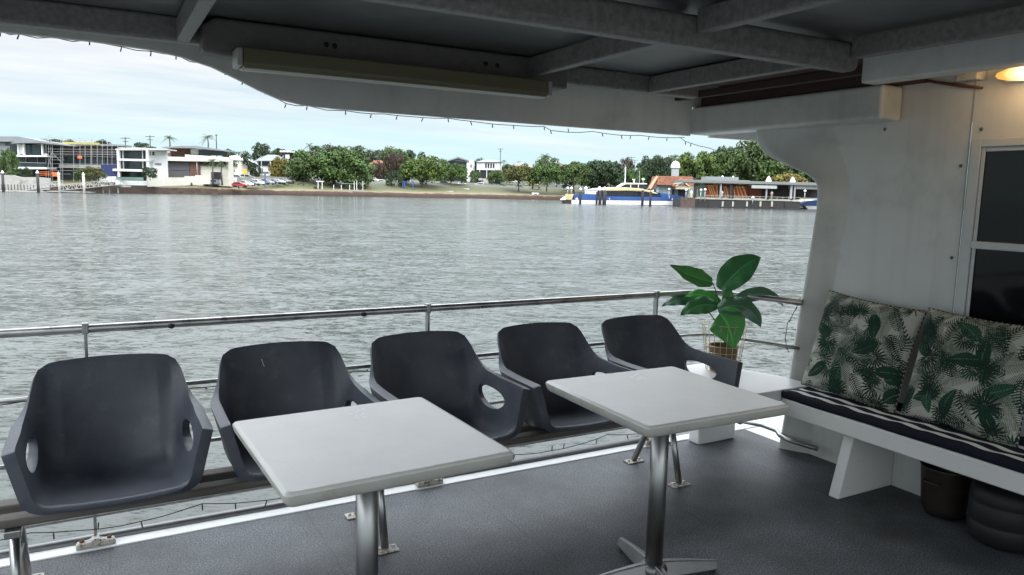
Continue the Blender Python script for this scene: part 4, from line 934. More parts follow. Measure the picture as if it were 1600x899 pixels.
for l, a, b, c, d, D in (('orange safety mesh along the foot of the scaffolding', 34, 281, 76, 287, 172), ('square orange barrier panel at the foot of the scaffolding', 81, 269, 90, 276, 184), ('small orange sheet hanging on the scaffolding', 121, 243.5, 128, 248, 186.5)):
    f = Far('orange_mesh', l, 'barrier', (a + c) / 2, D, d); f.box('mesh', K_orange, a, b, c, d, 0, .05)
f = Far('orange_fence', 'thin orange site fence left of the scaffold foot', 'fence', 70, 182, 274)
for y in (269, 271.5, 274): MB().bar(f.q(62, y), f.q(78, y - .5), .12).build('rail', K_orange, f.root)
f = Far('blue_skip', 'navy blue site hoarding between the unfinished and the white house', 'hoarding', 172, 186, 285); f.box('panel', mat('navy_paint', (.02, .03, .11), .6), 158, 258, 184, 284, 0, .2)
# white framed house
f = Far('white_framed_house', 'white framed house with three rows of dark glass', 'house', 215, 186, 288)
f.box('wall', K_white, 228, 234, 255, 290, 2, 4.6); f.box('core', K_dark, 181, 235, 229, 290, 2.5, 4.6)
f.slab('roof', K_roofl, [(180, 232.5), (215, 230.5), (262, 233), (262, 234.8), (180, 234.8)], -.4, 4.6)
for a, b in ((248.5, 251.5), (264.5, 268)): f.box('slab', K_white, 176 if a > 260 else 183, a, 232 - (3 if a > 260 else 0), b, -.6, 2.4)
for x in (183, 229): f.box('column', K_white, x, 235, x + 3, 277, -.4, .4)
for x in (191.5, 222): f.box('column', K_white, x, 235.2, x + 1.2, 264, 1.6, 1.9)
for x0, y0, x1, y1 in ((193.5, 237, 221, 248), (198, 253, 227, 264), (188, 269, 220, 276)): f.box('window', K_glass, x0, y0, x1, y1, 2.3, 2.49)
for x, y in ((238, 237.5), (232, 237.5)): f.box('window', K_glass, x, y, x + 3, y + 5.5, 1.9, 2.02)
f.box('window', K_grey, 242, 255, 252, 258.5, 1.9, 2.02)
# cream house
f = Far('cream_flat_roofed_house', 'cream flat-roofed house with wide grey garage doors and dark timber', 'house', 305, 205, 287)
f.box('wall', K_cream, 254, 246, 357, 290, 1, 4.6); f.box('upper_wall', K_cream, 262, 236, 330, 247, 5, 4.6)
f.slab('roof', K_roof, [(253, 230), (285, 228), (305, 228), (340, 233), (358, 236), (358, 237.2), (300, 231.5), (253, 231.3)], 0, 4.6)
f.box('timber_screen', K_timber, 266, 232.5, 297, 246, 3.5, 5); f.box('window', K_glass, 310, 234, 352, 243, 3.6, 5); f.box('white_wall', K_white, 298, 233, 310, 241, 3.4, 3.6)
f.slab('balcony_front', K_cream, [(254, 246), (289, 246), (289, 241.5), (357, 246), (357, 253), (289, 252), (254, 251)], -.6, 1)
f.box('wing_wall', K_cream, 252.5, 238, 257.5, 278, -.6, 4)
for y0, y1 in ((251.5, 266), (267, 277.5)):
    g_ = f.box('garage_door', mat('door_charcoal', (.085, .085, .095), .6), 259 if y0 < 260 else 263, y0, 296, y1, .6, .99)
f.box('timber_screen', K_timber, 297, 252, 312, 276, .5, .99); f.box('porch_opening', K_dark, 330, 269, 346, 280, .7, .99); f.box('planter_strip', mat('hedge_dark', (.03, .05, .02), .9, var=.5, scale=3), 313, 253, 352, 259, .5, .99)
# pale roof behind
f = Far('white_roofed_shed', 'bright white roofed building between the palms and the grey-roofed villa', 'house', 370, 235, 285)
f.slab('roof', K_white, [(358, 244), (366, 243), (378, 249), (378, 251), (360, 250)], 0, 8); f.box('wall', K_cream, 360, 250, 377, 285, .5, 8)
# villa with hip roof
f = Far('hip_roofed_villa', 'white two-storey villa under a grey hipped roof', 'house', 408, 262, 283)
f.box('wall', K_white, 379, 252, 438, 287, 1, 12)
def hip(f, m, x0, x1, ye, yr, r0, r1, d0, d1, name='roof'):
    a, b, c, d = f.q(x0, ye, d0), f.q(x1, ye, d0), f.q(x1, ye, d0), f.q(x0, ye, d0); zr = f.q((r0 + r1) / 2, yr, d0)[2]; ul = f.q(r0, yr, d0)[0]; ur = f.q(r1, yr, d0)[0]; dm = (d0 + d1) / 2
    return MB().add([(a[0], d0, a[2]), (b[0], d0, b[2]), (b[0], d1, b[2]), (a[0], d1, a[2]), (ul, dm, zr), (ur, dm, zr)], [(0, 1, 5, 4), (1, 2, 5), (2, 3, 4, 5), (3, 0, 4), (0, 3, 2, 1)]).build(name, m, f.root)
hip(f, mat('slate_roof', (.17, .185, .185), .8), 397, 442, 251.5, 240.5, 408, 422, -.5, 13)
for x in (378, 400, 421.5, 432): f.box('column', K_white, x, 252, x + 2, 272, -.2, .3)
for x0, x1, y0, y1 in ((404, 420, 253.5, 259), (424, 431, 254, 259), (382, 398, 254, 261), (405, 410, 263, 271), (382, 397, 267, 272)): f.box('window', K_dark, x0, y0, x1, y1, .6, .99)
f.box('balcony', K_white, 381, 261, 399, 267, -.1, .4)
# houses in the middle distance
f = Far('gabled_dark_house', 'dark gabled house with a tall white side wall', 'house', 722, 330, 285)
f.box('wall', K_white, 729, 252, 739, 288, 0, 12); f.box('front', K_dark, 703, 252, 728.9, 288, .3, 12)
f.slab('gable', K_roof, [(699, 251), (716, 245), (733, 251), (733, 252.5), (716, 247.5), (699, 252.5)], -.8, 12); f.slab('gable_face', K_grey, [(703, 252), (716, 247.6), (729, 252)], .1, .25)
f.box('balcony', K_white, 722, 263, 729, 265.5, -.6, .3); f.box('wall', K_white, 733, 250, 738.5, 253, .1, 11)
for y in (257, 270): f.box('window', K_glass, 735, y, 737, y + 5, -.08, .05)
f = Far('white_queenslander', 'white upper-storey house with tall dark windows beside the power pole', 'house', 765, 325, 285)
f.box('upper_wall', K_white, 745, 253, 783, 266, 0, 11); f.box('lower_wall', K_dark, 747, 266, 782, 286, .6, 11); hip(f, K_roof, 743, 785, 253, 249, 757, 771, -.8, 12)
for x in (758, 762, 766, 770): f.box('window', K_dark, x, 255.5, x + 2.6, 263, -.08, .05)
for x in (749, 760, 772): f.box('post', K_white, x, 266, x + 1, 283, .1, .3)
f.box('steps', K_palep, 752, 279, 763, 287, -2, .5)
f = Far('low_cream_house', 'low cream house showing over the round-crowned trees', 'house', 825, 360, 284)
f.box('wall', K_cream, 800, 258, 846, 288, 0, 12); f.slab('roof', K_roofl, [(797, 257.5), (812, 254), (838, 258), (846, 261), (846, 263), (797, 259.5)], -1, 13); f.box('chimney', K_grey, 808, 252, 814, 257, 3, 5)
f = Far('green_house', 'pale green low house behind the park trees', 'house', 787, 335, 286); f.box('wall', mat('sage', (.33, .36, .24), .8), 783, 268, 850, 289, 0, 8); f.box('white_trim', K_white, 797, 280, 818, 285, -.1, -.02)
f = Far('white_gabled_house', 'small white gable roof rising above the dark fig trees', 'house', 893, 370, 285)
f.slab('gable', K_roofl, [(882, 260), (894, 252), (909, 260), (909, 262), (894, 254), (882, 262)], -1, 12); f.slab('gable_face', K_white, [(884, 268), (884, 261), (894, 254.2), (907, 261), (907, 268)], 0, .4)
f = Far('ochre_roofed_house', 'ochre rounded roof just left of the small white gable', 'house', 872, 365, 285); f.slab('roof', mat('ochre', (.26, .2, .12), .8), [(862, 262), (866, 256), (873, 254), (880, 257), (884, 262)], 0, 10)
f = Far('red_roofed_house', 'house with a terracotta roof among the trees behind the big figs', 'house', 588, 340, 285)
f.box('wall', mat('brick', (.25, .12, .08), .85), 577, 257, 600, 288, 1, 10); hip(f, K_tile, 574, 602, 256.5, 249.5, 583, 592, 0, 11)
f = Far('flat_white_house', 'white flat-roofed house peeping over the trees right of the villa', 'house', 455, 330, 285)
f.box('roof', K_white, 437, 235.5, 452, 238, 0, 8); f.box('wall', K_dark, 440, 238, 452, 243, .6, 8); f.box('wall', K_white, 446, 242, 452, 248, .2, .5); f.box('low_roof', K_roofl, 452, 236.5, 474, 239, 1, 8)
f = Far('white_cottage', 'small white cottage between the gabled dark house and scrub', 'house', 640, 330, 286); f.box('wall', K_white, 610, 262, 628, 286, 0, 6); hip(f, K_roofl, 608, 630, 262, 258, 614, 624, -.5, 7)

# ---------- power poles
for i, (px, t, b, D, w, lab) in enumerate([(196.5, 214.5, 235, 225, 7, 'power pole above the roof of the scaffolded house'), (235, 212, 233, 235, 7, 'power pole above the white framed house'), (338.5, 210, 236, 240, 2, 'bare pole beside the right-hand tall palm'), (605, 227, 262, 345, 1, 'dark bare pole among the palms above the red roof'), (781, 232, 285, 322, 4, 'tall power pole beside the white upper-storey house'), (985, 245, 290, 350, 6, 'left one of two power poles behind the ferry'), (990, 250, 290, 380, 5, 'right, shorter one of two power poles behind the ferry'), (516, 223, 250, 345, 1, 'thin mast rising from the fig crowns')]):
    f = Far('power_pole', lab, 'pole', px, D, b, 'poles along the far bank'); h = f.q(px, t)[2]; k = D / F_PX
    MB().tube([(0, 0, -3), (0, 0, h)], [.17, .13], 8).build('shaft', K_pile, f.root)
    if w > 1: MB().bar((-w * k, 0, h - .35), (w * k, 0, h - .3), .16).build('crossarm', K_pile, f.root)
    if w > 3: MB().bar((-w * .6 * k, 0, h - 1.3), (w * .6 * k, 0, h - 1.3), .14).build('crossarm', K_pile, f.root)

# ---------- trees
def crown_mesh(seed, kind):
    rg = np.random.default_rng(seed); C = []
    nc = {'round': 70, 'umbrella': 76, 'bush': 40, 'tall': 46}[kind]
    for i in range(nc):
        th = rg.random() * 2 * pi; r = sqrt(rg.random())
        if kind == 'umbrella': h = .40 + .50 * sqrt(max(0, 1 - r * r)) * (.85 + .25 * rg.random()) - .26 * (rg.random() ** 1.5); C.append((r * cos(th) * .95, r * sin(th) * .95, h, .15 + .09 * rg.random()))
        else:
            zz = rg.random() ** .8; rr = r ** .6 * sqrt(max(0, 1 - (zz * 1.7 - .7) ** 2 * .8)) * (.82 + .25 * rg.random()); C.append((rr * cos(th) * .95, rr * sin(th) * .95, .12 + .78 * zz, .16 + .1 * rg.random()))
    V = []; F = []; T = []; per = {'bush': 70, 'round': 95, 'umbrella': 95, 'tall': 90}[kind]
    for cx, cy, cz, cr_ in C:
        tone = rg.random()
        for k in range(per):
            d = rg.normal(size=3); d /= np.linalg.norm(d); d[2] = abs(d[2]) * (1 if rg.random() < .8 else -1)
            rr = cr_ * (.7 + .42 * rg.random()); p = np.array([cx, cy, cz]) + d * rr * [1, 1, .72]
            n_ = d * .7 + rg.normal(size=3) * .55 + [0, 0, .35]; n_ /= np.linalg.norm(n_); t1 = np.cross(n_, rg.normal(size=3)); t1 /= np.linalg.norm(t1); t2 = np.cross(n_, t1)
            s = .030 + .026 * rg.random(); b = len(V)
            V += [p + t1 * s, p + t2 * s * .7, p - t1 * s, p - t2 * s * .7]; F.append((b, b + 1, b + 2, b + 3)); tv = min(1, max(0, tone * .65 + .35 * rg.random())); T += [tv] * 4
    me = bpy.data.meshes.new('crown'); me.from_pydata([tuple(v) for v in V], [], F)
    a = me.attributes.new('tone', 'FLOAT', 'POINT'); a.data.foreach_set('value', T); return me
CM = {k: [crown_mesh(i * 7 + j * 31 + 1, k) for j in range(3)] for i, k in enumerate(('round', 'umbrella', 'bush', 'tall'))}
for k in CM:
    for me in CM[k]: me.materials.append(None)
LM = {'fig': leafmat('leaf_fig', (.048, .078, .022)), 'dark': leafmat('leaf_dark', (.024, .042, .018)), 'bright': leafmat('leaf_bright', (.065, .100, .022)), 'olive': leafmat('leaf_olive', (.065, .072, .020)), 'gold': leafmat('leaf_gold', (.125, .105, .024)), 'brown': leafmat('leaf_brown', (.055, .042, .030)), 'green': leafmat('leaf_green_mid', (.052, .092, .024))}
def trunk_mb(kind, seed):
    rn = random.Random(seed); mb = MB(); lean = rn.uniform(-.05, .05)
    mb.tube([(0, 0, -.06), (lean * .4, 0, .12), (lean, .02, .34)], [.042, .034, .026], 8)
    for k in range(7):
        a = 2 * pi * k / 7 + rn.random(); r = rn.uniform(.3, .62); z0 = rn.uniform(.14, .32)
        mb.tube([(lean * z0 / .34, 0, z0), (cos(a) * r * .45, sin(a) * r * .45, z0 + .16), (cos(a) * r, sin(a) * r, .50 + rn.random() * .18)], [.02, .013, .006], 6)
    return mb
TM = [trunk_mb('x', s).build('trunk_seed', K_bark) for s in range(4)]
TD = [o.data for o in TM]
for o in TM: bpy.data.objects.remove(o)
tcount = [0]
def tree(px0, px1, top, base, D, kind, lm, label, group='trees on the far bank', name=None, cat=None):
    i = tcount[0]; tcount[0] += 1; px = (px0 + px1) / 2; f = Far(name or 'leafy_tree', label, cat or 'tree', px, D, base, group)
    a = f.q(px0, base)[0]; b = f.q(px1, base)[0]; w = (b - a) / 2; h = f.q(px, top)[2]; w2 = w * 1.08
    tr = bpy.data.objects.new('trunk', TD[i % 4]); COL.objects.link(tr); tr.parent = f.root; tr.scale = (w2 * .9, w2 * .9, h)
    cm_ = bpy.data.objects.new('crown', CM[kind][i % 3]); COL.objects.link(cm_); cm_.parent = f.root; cm_.scale = (w2, w2, h); cm_.rotation_euler = (0, 0, i * 1.3)
    cm_.material_slots[0].link = 'OBJECT'; cm_.material_slots[0].material = LM[lm]
    return f
def hump(px0, px1, top, base, D, lm, label, group='trees behind the houses'): tree(px0 - 4, px1 + 4, top - 1, base, D, 'bush', lm, label, group)
# backdrop row (far trees on the rise)
hump(398, 428, 225, 262, 345, 'dark', 'dark round-topped tree behind the hip-roofed villa')
hump(425, 470, 234, 262, 350, 'dark', 'low dark tree right of the villa roof')
hump(474, 530, 228, 262, 355, 'dark', 'dark backdrop tree behind the left fig')
hump(520, 570, 229, 262, 360, 'dark', 'dark backdrop tree behind the right fig')
hump(560, 604, 236, 268, 352, 'dark', 'dark backdrop tree left of the bare pole')
hump(596, 640, 232, 275, 350, 'fig', 'backdrop tree right of the bare pole')
hump(628, 664, 237, 270, 356, 'dark', 'dark backdrop tree above the bare scrub')
hump(655, 700, 246, 275, 352, 'fig', 'backdrop tree behind the wide pale-green tree')
hump(738, 762, 250, 282, 345, 'dark', 'dark tree between the dark gable and the white upper storey')
hump(780, 812, 258, 282, 352, 'dark', 'dark tree behind the power pole')
hump(840, 872, 246, 278, 352, 'fig', 'tree mass below the single palm')
hump(60, 100, 219, 240, 235, 'dark', 'tree top showing behind the scaffold, left one'); hump(140, 170, 220, 240, 235, 'dark', 'tree top showing behind the scaffold, right one')
hump(88, 118, 219.5, 240, 238, 'fig', 'tree top behind the middle of the scaffold'); hump(214, 236, 224, 240, 240, 'dark', 'tree top behind the white framed house')
hump(352, 392, 236, 275, 240, 'dark', 'dark tree between the cream house and the villa')
hump(392, 403, 255, 282, 250, 'dark', 'slim dark tree in front of the villa')
hump(900, 960, 252, 290, 365, 'dark', 'dark backdrop tree left of the ferry masts')
hump(1000, 1040, 244, 292, 355, 'dark', 'dark tree right of the two power poles'); hump(1025, 1062, 246, 292, 352, 'dark', 'dark tree around the palm behind the cupola')
hump(968, 986, 248, 285, 345, 'brown', 'brown round-topped tree beside the two power poles')
hump(945, 972, 262, 292, 340, 'dark', 'dark spiky tree left of the brown tree')
for i, (a, b, t) in enumerate(((640, 668, 262), (660, 690, 266), (684, 706, 262), (736, 750, 268), (783, 800, 266), (800, 822, 268), (818, 850, 262), (846, 872, 258), (868, 900, 262), (896, 930, 258), (925, 960, 262), (596, 622, 264), (560, 590, 262))):
    hump(a, b, t, 287, 322, ('fig', 'dark', 'green')[i % 3], ['garden tree behind the left side of the wide spreading tree', 'garden tree behind the middle of the wide spreading tree', 'garden tree at the left foot of the dark gabled house', 'low shrub between the dark gable and the white upper storey', 'low tree right of the power pole foot', 'low tree behind the olive crown', 'low tree in the gap right of the olive tree', 'low tree below the single big palm', 'low tree above the ferry stern globes', 'low tree below the small white gable roof', 'low dark tree behind the ferry cabin', 'low tree left of the round shrub', 'low tree behind the right edge of the figs'][i], 'low garden trees behind the park road')
tree(0, 28, 233, 280, 176, 'bush', 'green', 'green tree in front of the house at the left edge')
tree(-40, 14, 240, 285, 178, 'bush', 'green', 'green tree partly outside the left edge')
tree(28, 50, 262, 284, 174, 'bush', 'dark', 'small dark bush under the white balcony slab', 'garden bushes')
tree(116, 140, 264, 283, 174, 'bush', 'fig', 'dark green bush left of the yellow-green one', 'garden bushes')
tree(132, 168, 261, 284, 173, 'bush', 'olive', 'yellow-green bush above the larger gangway', 'garden bushes')
tree(222, 247, 261, 281, 181, 'bush', 'dark', 'dark clipped round bush beside the white framed house', 'garden bushes')
tree(597, 622, 240, 287, 322, 'round', 'brown', 'thin brownish tree left of the round shrub'); tree(612, 634, 244, 290, 318, 'round', 'brown', 'brown twiggy tree left of the wide pale-green tree')
tree(578, 602, 254, 288, 305, 'round', 'brown', 'brownish scrub tree beneath the red roof')
tree(424, 458, 247, 286, 262, 'round', 'gold', 'yellow-brown tree left of the big figs')
tree(450, 515, 238, 291, 250, 'round', 'fig', 'broad fig tree, left one of the two big ones'); tree(495, 580, 233, 293, 247, 'round', 'green', 'broadest fig tree, right one of the two big ones')
tree(602, 630, 268, 296, 262, 'bush', 'dark', 'dense dark green shrub behind the blue posts')
tree(626, 692, 245, 298, 268, 'umbrella', 'bright', 'wide pale-green spreading tree in the park'); tree(682, 728, 254, 292, 285, 'umbrella', 'green', 'green drooping tree right of the wide spreading tree')
tree(762, 788, 266, 292, 305, 'umbrella', 'fig', 'small umbrella tree in front of the white upper storey')
tree(786, 835, 257, 297, 285, 'umbrella', 'olive', 'olive umbrella tree with a forked trunk'); tree(828, 880, 254, 297, 284, 'umbrella', 'green', 'green umbrella tree nearest the ferry stern')
tree(868, 925, 254, 300, 292, 'umbrella', 'fig', 'dark fig behind the stern of the ferry'); tree(910, 975, 253, 303, 297, 'round', 'dark', 'large dark fig behind the middle of the ferry')
tree(968, 1006, 264, 300, 300, 'round', 'green', 'lighter green tree behind the ferry wheelhouse')
tree(1000, 1044, 248, 305, 305, 'round', 'dark', 'dark tree left of the ticket house roof')
tree(1050, 1122, 240, 303, 262, 'round', 'bright', 'bright green tree right of the cupola'); tree(1095, 1165, 236, 303, 268, 'round', 'green', 'tall green tree behind the terminal roof')
tree(1130, 1230, 222, 304, 262, 'round', 'fig', 'tallest tree mass beside the cabin wall opening'); tree(1195, 1300, 240, 306, 266, 'round', 'fig', 'dark green tree running behind the cabin wall')
tree(1110, 1160, 231, 300, 285, 'tall', 'dark', 'pointed dark tree crown at the fairy light wire end'); tree(1200, 1258, 271, 304, 235, 'umbrella', 'gold', 'flat brownish tree just above the terminal roof')
tree(1240, 1330, 262, 306, 255, 'round', 'dark', 'dark tree hidden mostly by the cabin wall edge')

# palms
def palm_mesh(seed, n=17):
    rn = random.Random(seed); V = []; F = []; T = []
    for k in range(n):
        a = 2 * pi * k / n + rn.uniform(-.2, .2); el = rn.uniform(-.1, 1.25); L_ = rn.uniform(.85, 1.1); pts = []
        for i in range(9):
            t = i / 8; r = L_ * (t * cos(el) + .18 * t * t); z = L_ * (t * sin(el) - .75 * t * t * (1.1 - .25 * el)); pts.append(Vector((r * cos(a), r * sin(a), z)))
        sd = Vector((-sin(a), cos(a), 0)); tn = rn.random()
        for i in range(1, 9):
            for s_ in (-1, 1):
                for h in (0, .5):
                    p = pts[i - 1].lerp(pts[i], h + .2); q = pts[i - 1].lerp(pts[i], h + .45); t = (i + h) / 9; l = .26 * sin(pi * min(1, t * .9 + .1)) + .03; e = q + sd * s_ * l + (pts[i] - pts[i - 1]) * .9 - Vector((0, 0, l * .45)); b = len(V)
                    V += [p, q, e]; F.append((b, b + 1, b + 2)); T += [tn] * 3
    me = bpy.data.meshes.new('fronds'); me.from_pydata([tuple(v) for v in V], [], F); at = me.attributes.new('tone', 'FLOAT', 'POINT'); at.data.foreach_set('value', T); me.materials.append(leafmat('leaf_palm', (.045, .07, .03))); return me
PM = [palm_mesh(s) for s in range(4)]
def palm(px, top, base, D, r, label):
    i = tcount[0]; tcount[0] += 1; f = Far('palm_tree', label, 'palm', px, D, base, 'palms on the far bank'); h = f.q(px, top)[2]; k = D / F_PX; R_ = r * k; hc = h - R_ * .45
    mb = MB().tube([(0, 0, -1), (.2 * sin(i), 0, hc * .5), (0, 0, hc)], [.28, .2, .16], 8); mb.build('trunk', K_bark, f.root)
    o = bpy.data.objects.new('crown', PM[i % 4]); COL.objects.link(o); o.parent = f.root; o.location = (0, 0, hc); o.scale = (R_, R_, R_); o.rotation_euler = (0, 0, i * .9)
palm(265, 211, 232, 235, 12, 'tall palm above the left end of the cream house roof'); palm(325, 209, 236, 238, 12, 'tall palm beside the bare pole above the cream house')
palm(333, 247, 284, 202, 11, 'small pale palm in front of the cream house, left one'); palm(347, 250, 284, 203, 11, 'small pale palm in front of the cream house, right one')
palm(374, 236, 284, 245, 8, 'palm between the cream house and the villa, right one'); palm(366, 238, 284, 243, 7, 'palm between the cream house and the villa, left one'); palm(390, 243, 284, 250, 9, 'palm in front of the villa balcony')
for i, (x, t) in enumerate(((484, 223), (493, 228), (508, 227), (541, 227), (551, 228), (566, 229), (577, 232), (590, 234), (626, 233))):
    palm(x, t, 258, 342, 10, ['tallest of the palms behind the left fig', 'second palm from the left behind the figs', 'palm just left of the thin mast', 'palm behind the middle of the right fig', 'palm behind the right shoulder of the right fig', 'palm at the right end of the fig crowns', 'palm between the figs and the red roof', 'palm directly above the red roof', 'round-headed palm right of the bare pole'][i])
palm(787, 250, 275, 350, 5, 'small palm just right of the tall power pole'); palm(852, 239, 275, 345, 14, 'single big palm above the park trees'); palm(1052, 240, 292, 330, 13, 'palm behind the cupola of the ticket house')
palm(752, 246, 262, 360, 5, 'tiny palm behind the roof of the white upper-storey house')

# ---------- cars
def car(kind):
    root = bpy.data.objects.new('parked_car', None); COL.objects.link(root)
    P = {'hatch': [(-2.0, .35), (-2.05, .75), (-1.95, 1.0), (-1.75, 1.15), (-1.35, 1.45), (.1, 1.47), (.85, 1.02), (1.75, .85), (2.0, .65), (2.02, .35)],
         'suv': [(-2.2, .4), (-2.25, .85), (-2.15, 1.15), (-2.0, 1.62), (-1.8, 1.7), (.25, 1.7), (.95, 1.18), (1.95, 1.02), (2.2, .8), (2.22, .4)],
         'van': [(-2.4, .4), (-2.45, 1.0), (-2.4, 1.85), (-2.25, 1.95), (1.0, 1.95), (1.75, 1.3), (2.3, 1.1), (2.4, .8), (2.4, .4)]}[kind]
    w = .88; mb = MB(); n = len(P)
    vs = []
    for y, ins in ((-w, 1), (-w * .6, 0), (w * .6, 0), (w, 1)):
        for x, z in P: vs.append((x * (1 - .02 * ins), y * (1 - .14 * ins * max(0, min(1, (z - .95) / .6))), z - .0 * ins))
    fs = [(r * n + i, r * n + (i + 1) % n, (r + 1) * n + (i + 1) % n, (r + 1) * n + i) for r in range(3) for i in range(n)] + [tuple(range(n)), tuple(range(4 * n - 1, 3 * n - 1, -1))]
    body = mb.add(vs, fs).build('body', mat('car_white', (.7, .7, .7), .3, coat=.5, var=.03), root, bevel=.07)
    ztop = max(z for x, z in P); xs = {'hatch': (-1.45, .35), 'suv': (-1.85, .5), 'van': (.2, 1.2)}[kind]; zb = {'hatch': 1.0, 'suv': 1.15, 'van': 1.25}[kind]
    for s_ in (-1, 1):
        MB().prism([(xs[0] - .15, zb), (xs[1] + .3, zb), (xs[1] - .2, ztop - .12), (xs[0] + .1, ztop - .12)], s_ * (w + .0), s_ * (w - .2) * 1, 'y').build('side_window', K_dark, root)
    MB().add([(P[-4][0] - .02 - .02, -.7, P[-4][1] + .03), (P[-4][0] - .04, .7, P[-4][1] + .03), (P[-5][0] + .14, .6, P[-5][1] - .04), (P[-5][0] + .14, -.6, P[-5][1] - .04)], [(0, 1, 2, 3)]).build('windscreen', K_dark, root)
    for x in (-1.3, 1.3):
        for s_ in (-1, 1):
            wh = MB().lathe([(0, -.11), (.2, -.11), (.31, -.1), (.33, -.06), (.33, .06), (.31, .1), (.2, .11), (0, .11)], n=16).build('wheel', M_black, root); wh.matrix_local = Matrix.Translation((x, s_ * .80, .33)) @ Matrix.Rotation(R(90), 4, 'X')
    for s_ in (-1, 1):
        MB().box((1.9, s_ * .6 - .16, .68), (2.06 if kind == 'hatch' else 2.26, s_ * .6 + .16, .8)).build('headlight', K_cap, root); MB().box((-2.08, s_ * .65 - .12, .8), (-1.99, s_ * .65 + .12, .95)).build('tail_light', K_red, root)
    return root
PROTO = {k: car(k) for k in ('hatch', 'suv', 'van')}; used = set()
CP = {'white': mat('car_white', (.7, .7, .7)), 'red': K_red, 'dred': mat('car_crimson', (.36, .015, .04), .3, coat=.5), 'silver': mat('car_silver', (.42, .44, .46), .3, metal=.5), 'bluegrey': mat('car_bluegrey', (.20, .24, .31), .3, metal=.3), 'dark': mat('car_dark', (.02, .022, .028), .3, coat=.5), 'navy': mat('car_navy', (.025, .035, .08), .3, coat=.5), 'grey': mat('car_grey', (.16, .165, .17), .35, metal=.3), 'olive': mat('car_olivegrey', (.22, .22, .17), .35)}
def park(kind, colr, px, base, D, yaw, label):
    u, z = Q(px, base, D)
    loc = W(u, D, z); rz = -PSI + R(yaw)
    if kind not in used: r_ = PROTO[kind]; used.add(kind); r_.location = loc; r_.rotation_euler = (0, 0, rz)
    else: r_ = dup(PROTO[kind], loc, rz)
    for c in r_.children:
        if c.name.split('.')[0] == 'body': c.material_slots[0].link = 'OBJECT'; c.material_slots[0].material = CP[colr]
    tag(r_, label, 'car', 'cars parked along the far bank')
for a in [('suv', 'bluegrey', 329, 290.5, 205, 180, 'blue-grey wagon parked leftmost, before the cream wall'), ('hatch', 'red', 344.5, 289, 212, 170, 'small red car between the blue-grey wagon and white van'),
          ('van', 'white', 356, 288.5, 214, 180, 'white van behind the crimson car'), ('hatch', 'dred', 375, 293, 205, 5, 'crimson car parked nearest the water, first of the row'),
          ('hatch', 'white', 386, 291, 212, -32, 'white car directly behind the crimson one'), ('hatch', 'navy', 396, 290.5, 214, -32, 'navy car second behind the crimson one'), ('suv', 'white', 404, 289.8, 217, -32, 'white tall car left of the tall blue sign'), ('suv', 'bluegrey', 418, 289, 221, -32, 'blue-grey car just right of the tall blue sign'),
          ('hatch', 'dark', 429, 288, 226, -32, 'black car between blue-grey and silver ones in the row'), ('hatch', 'silver', 437, 287.5, 230, -32, 'silver car third from the far end of the row'), ('suv', 'grey', 444, 287, 235, -32, 'grey car second from the far end of the row'), ('hatch', 'dark', 451, 286.3, 240, -32, 'black car at the far end of the row'),
          ('suv', 'silver', 373, 282, 232, 0, 'silver car behind the row, before the palms'), ('suv', 'grey', 388, 281.5, 235, 0, 'dark grey car behind the row, before the villa'),
          ('suv', 'white', 562, 283, 292, 0, 'white car half hidden by the right fig trunk'), ('hatch', 'white', 586, 284, 296, 0, 'white low car left of the round shrub'), ('hatch', 'white', 597, 287, 285, 20, 'white car touching the round shrub on its left'),
          ('hatch', 'silver', 635, 288, 292, 180, 'silver car under the left side of the wide spreading tree'), ('suv', 'dark', 696, 289.5, 300, 0, 'dark car right of the wide spreading tree'), ('hatch', 'white', 723, 290.5, 302, 0, 'white low car before the dark gabled house'),
          ('suv', 'white', 748, 292, 302, 180, 'white tall car before the white upper-storey house'), ('hatch', 'navy', 782, 293.5, 300, 180, 'dark blue car before the power pole'), ('hatch', 'grey', 809, 294.5, 302, 180, 'dark car at the forked trunk of the olive tree'), ('hatch', 'olive', 837, 295, 300, 180, 'olive-grey car under the green umbrella tree'),
          ('suv', 'grey', 751, 285, 318, 90, 'grey car on the driveway of the white upper-storey house'), ('hatch', 'silver', 874, 292, 320, 0, 'silver car behind the stern of the ferry'), ('suv', 'dark', 886, 295, 305, 0, 'black car just above the stern of the ferry'), ('suv', 'dark', 545, 290, 275, 0, 'black car behind the white playground posts')]:
    park(*a)

# ---------- park furniture
def far_box_thing(name, label, cat, x0, y0, x1, y1, D, m, d=.6, group=None, part='body'):
    f = Far(name, label, cat, (x0 + x1) / 2, D, y1, group); f.box(part, m, x0, y0, x1, y1, 0, d, bevel=.03); return f
for l, x, y, D in (('white slab seat left of the blue posts', 609, 297, 254), ('white slab seat under the wide spreading tree', 697, 299, 262), ('white slab seat further back on the grass right of the wide tree', 722, 295, 275), ('white slab seat below the olive-grey car', 831, 301.5, 275)):
    f = Far('slab_seat', l, 'seat', x + 5, D, y + 2.2, 'white slab seats in the park'); f.box('seat', K_cap, x, y, x + 11, y + 1.5, 0, .6, bevel=.02)
    for q in (1, 8): f.box('leg', K_cap, x + q, y + 1.5, x + q + 2, y + 3, .05, .5)
f = Far('play_frame', 'blue posted play frame right of the round shrub', 'play frame', 637, 258, 298)
for x in (628.8, 631.5, 644.5): f.box('post', K_blue, x, 284, x + 1.4, 299, 0, .25)
f.box('top_bar', K_blue, 629, 283.5, 646, 284.6, 0, .2)
f = Far('picnic_shelter', 'small white framed picnic shelter below the left fig', 'shelter', 500, 232, 298)
for x in (496.5, 502.8): f.box('post', K_cap, x, 283.5, x + .9, 296, 0, .2)
f.box('top_beam', K_cap, 494, 282.8, 503.8, 284.4, 0, 2); f.box('table', K_pile, 490, 292, 498, 297.5, .2, 1.6)
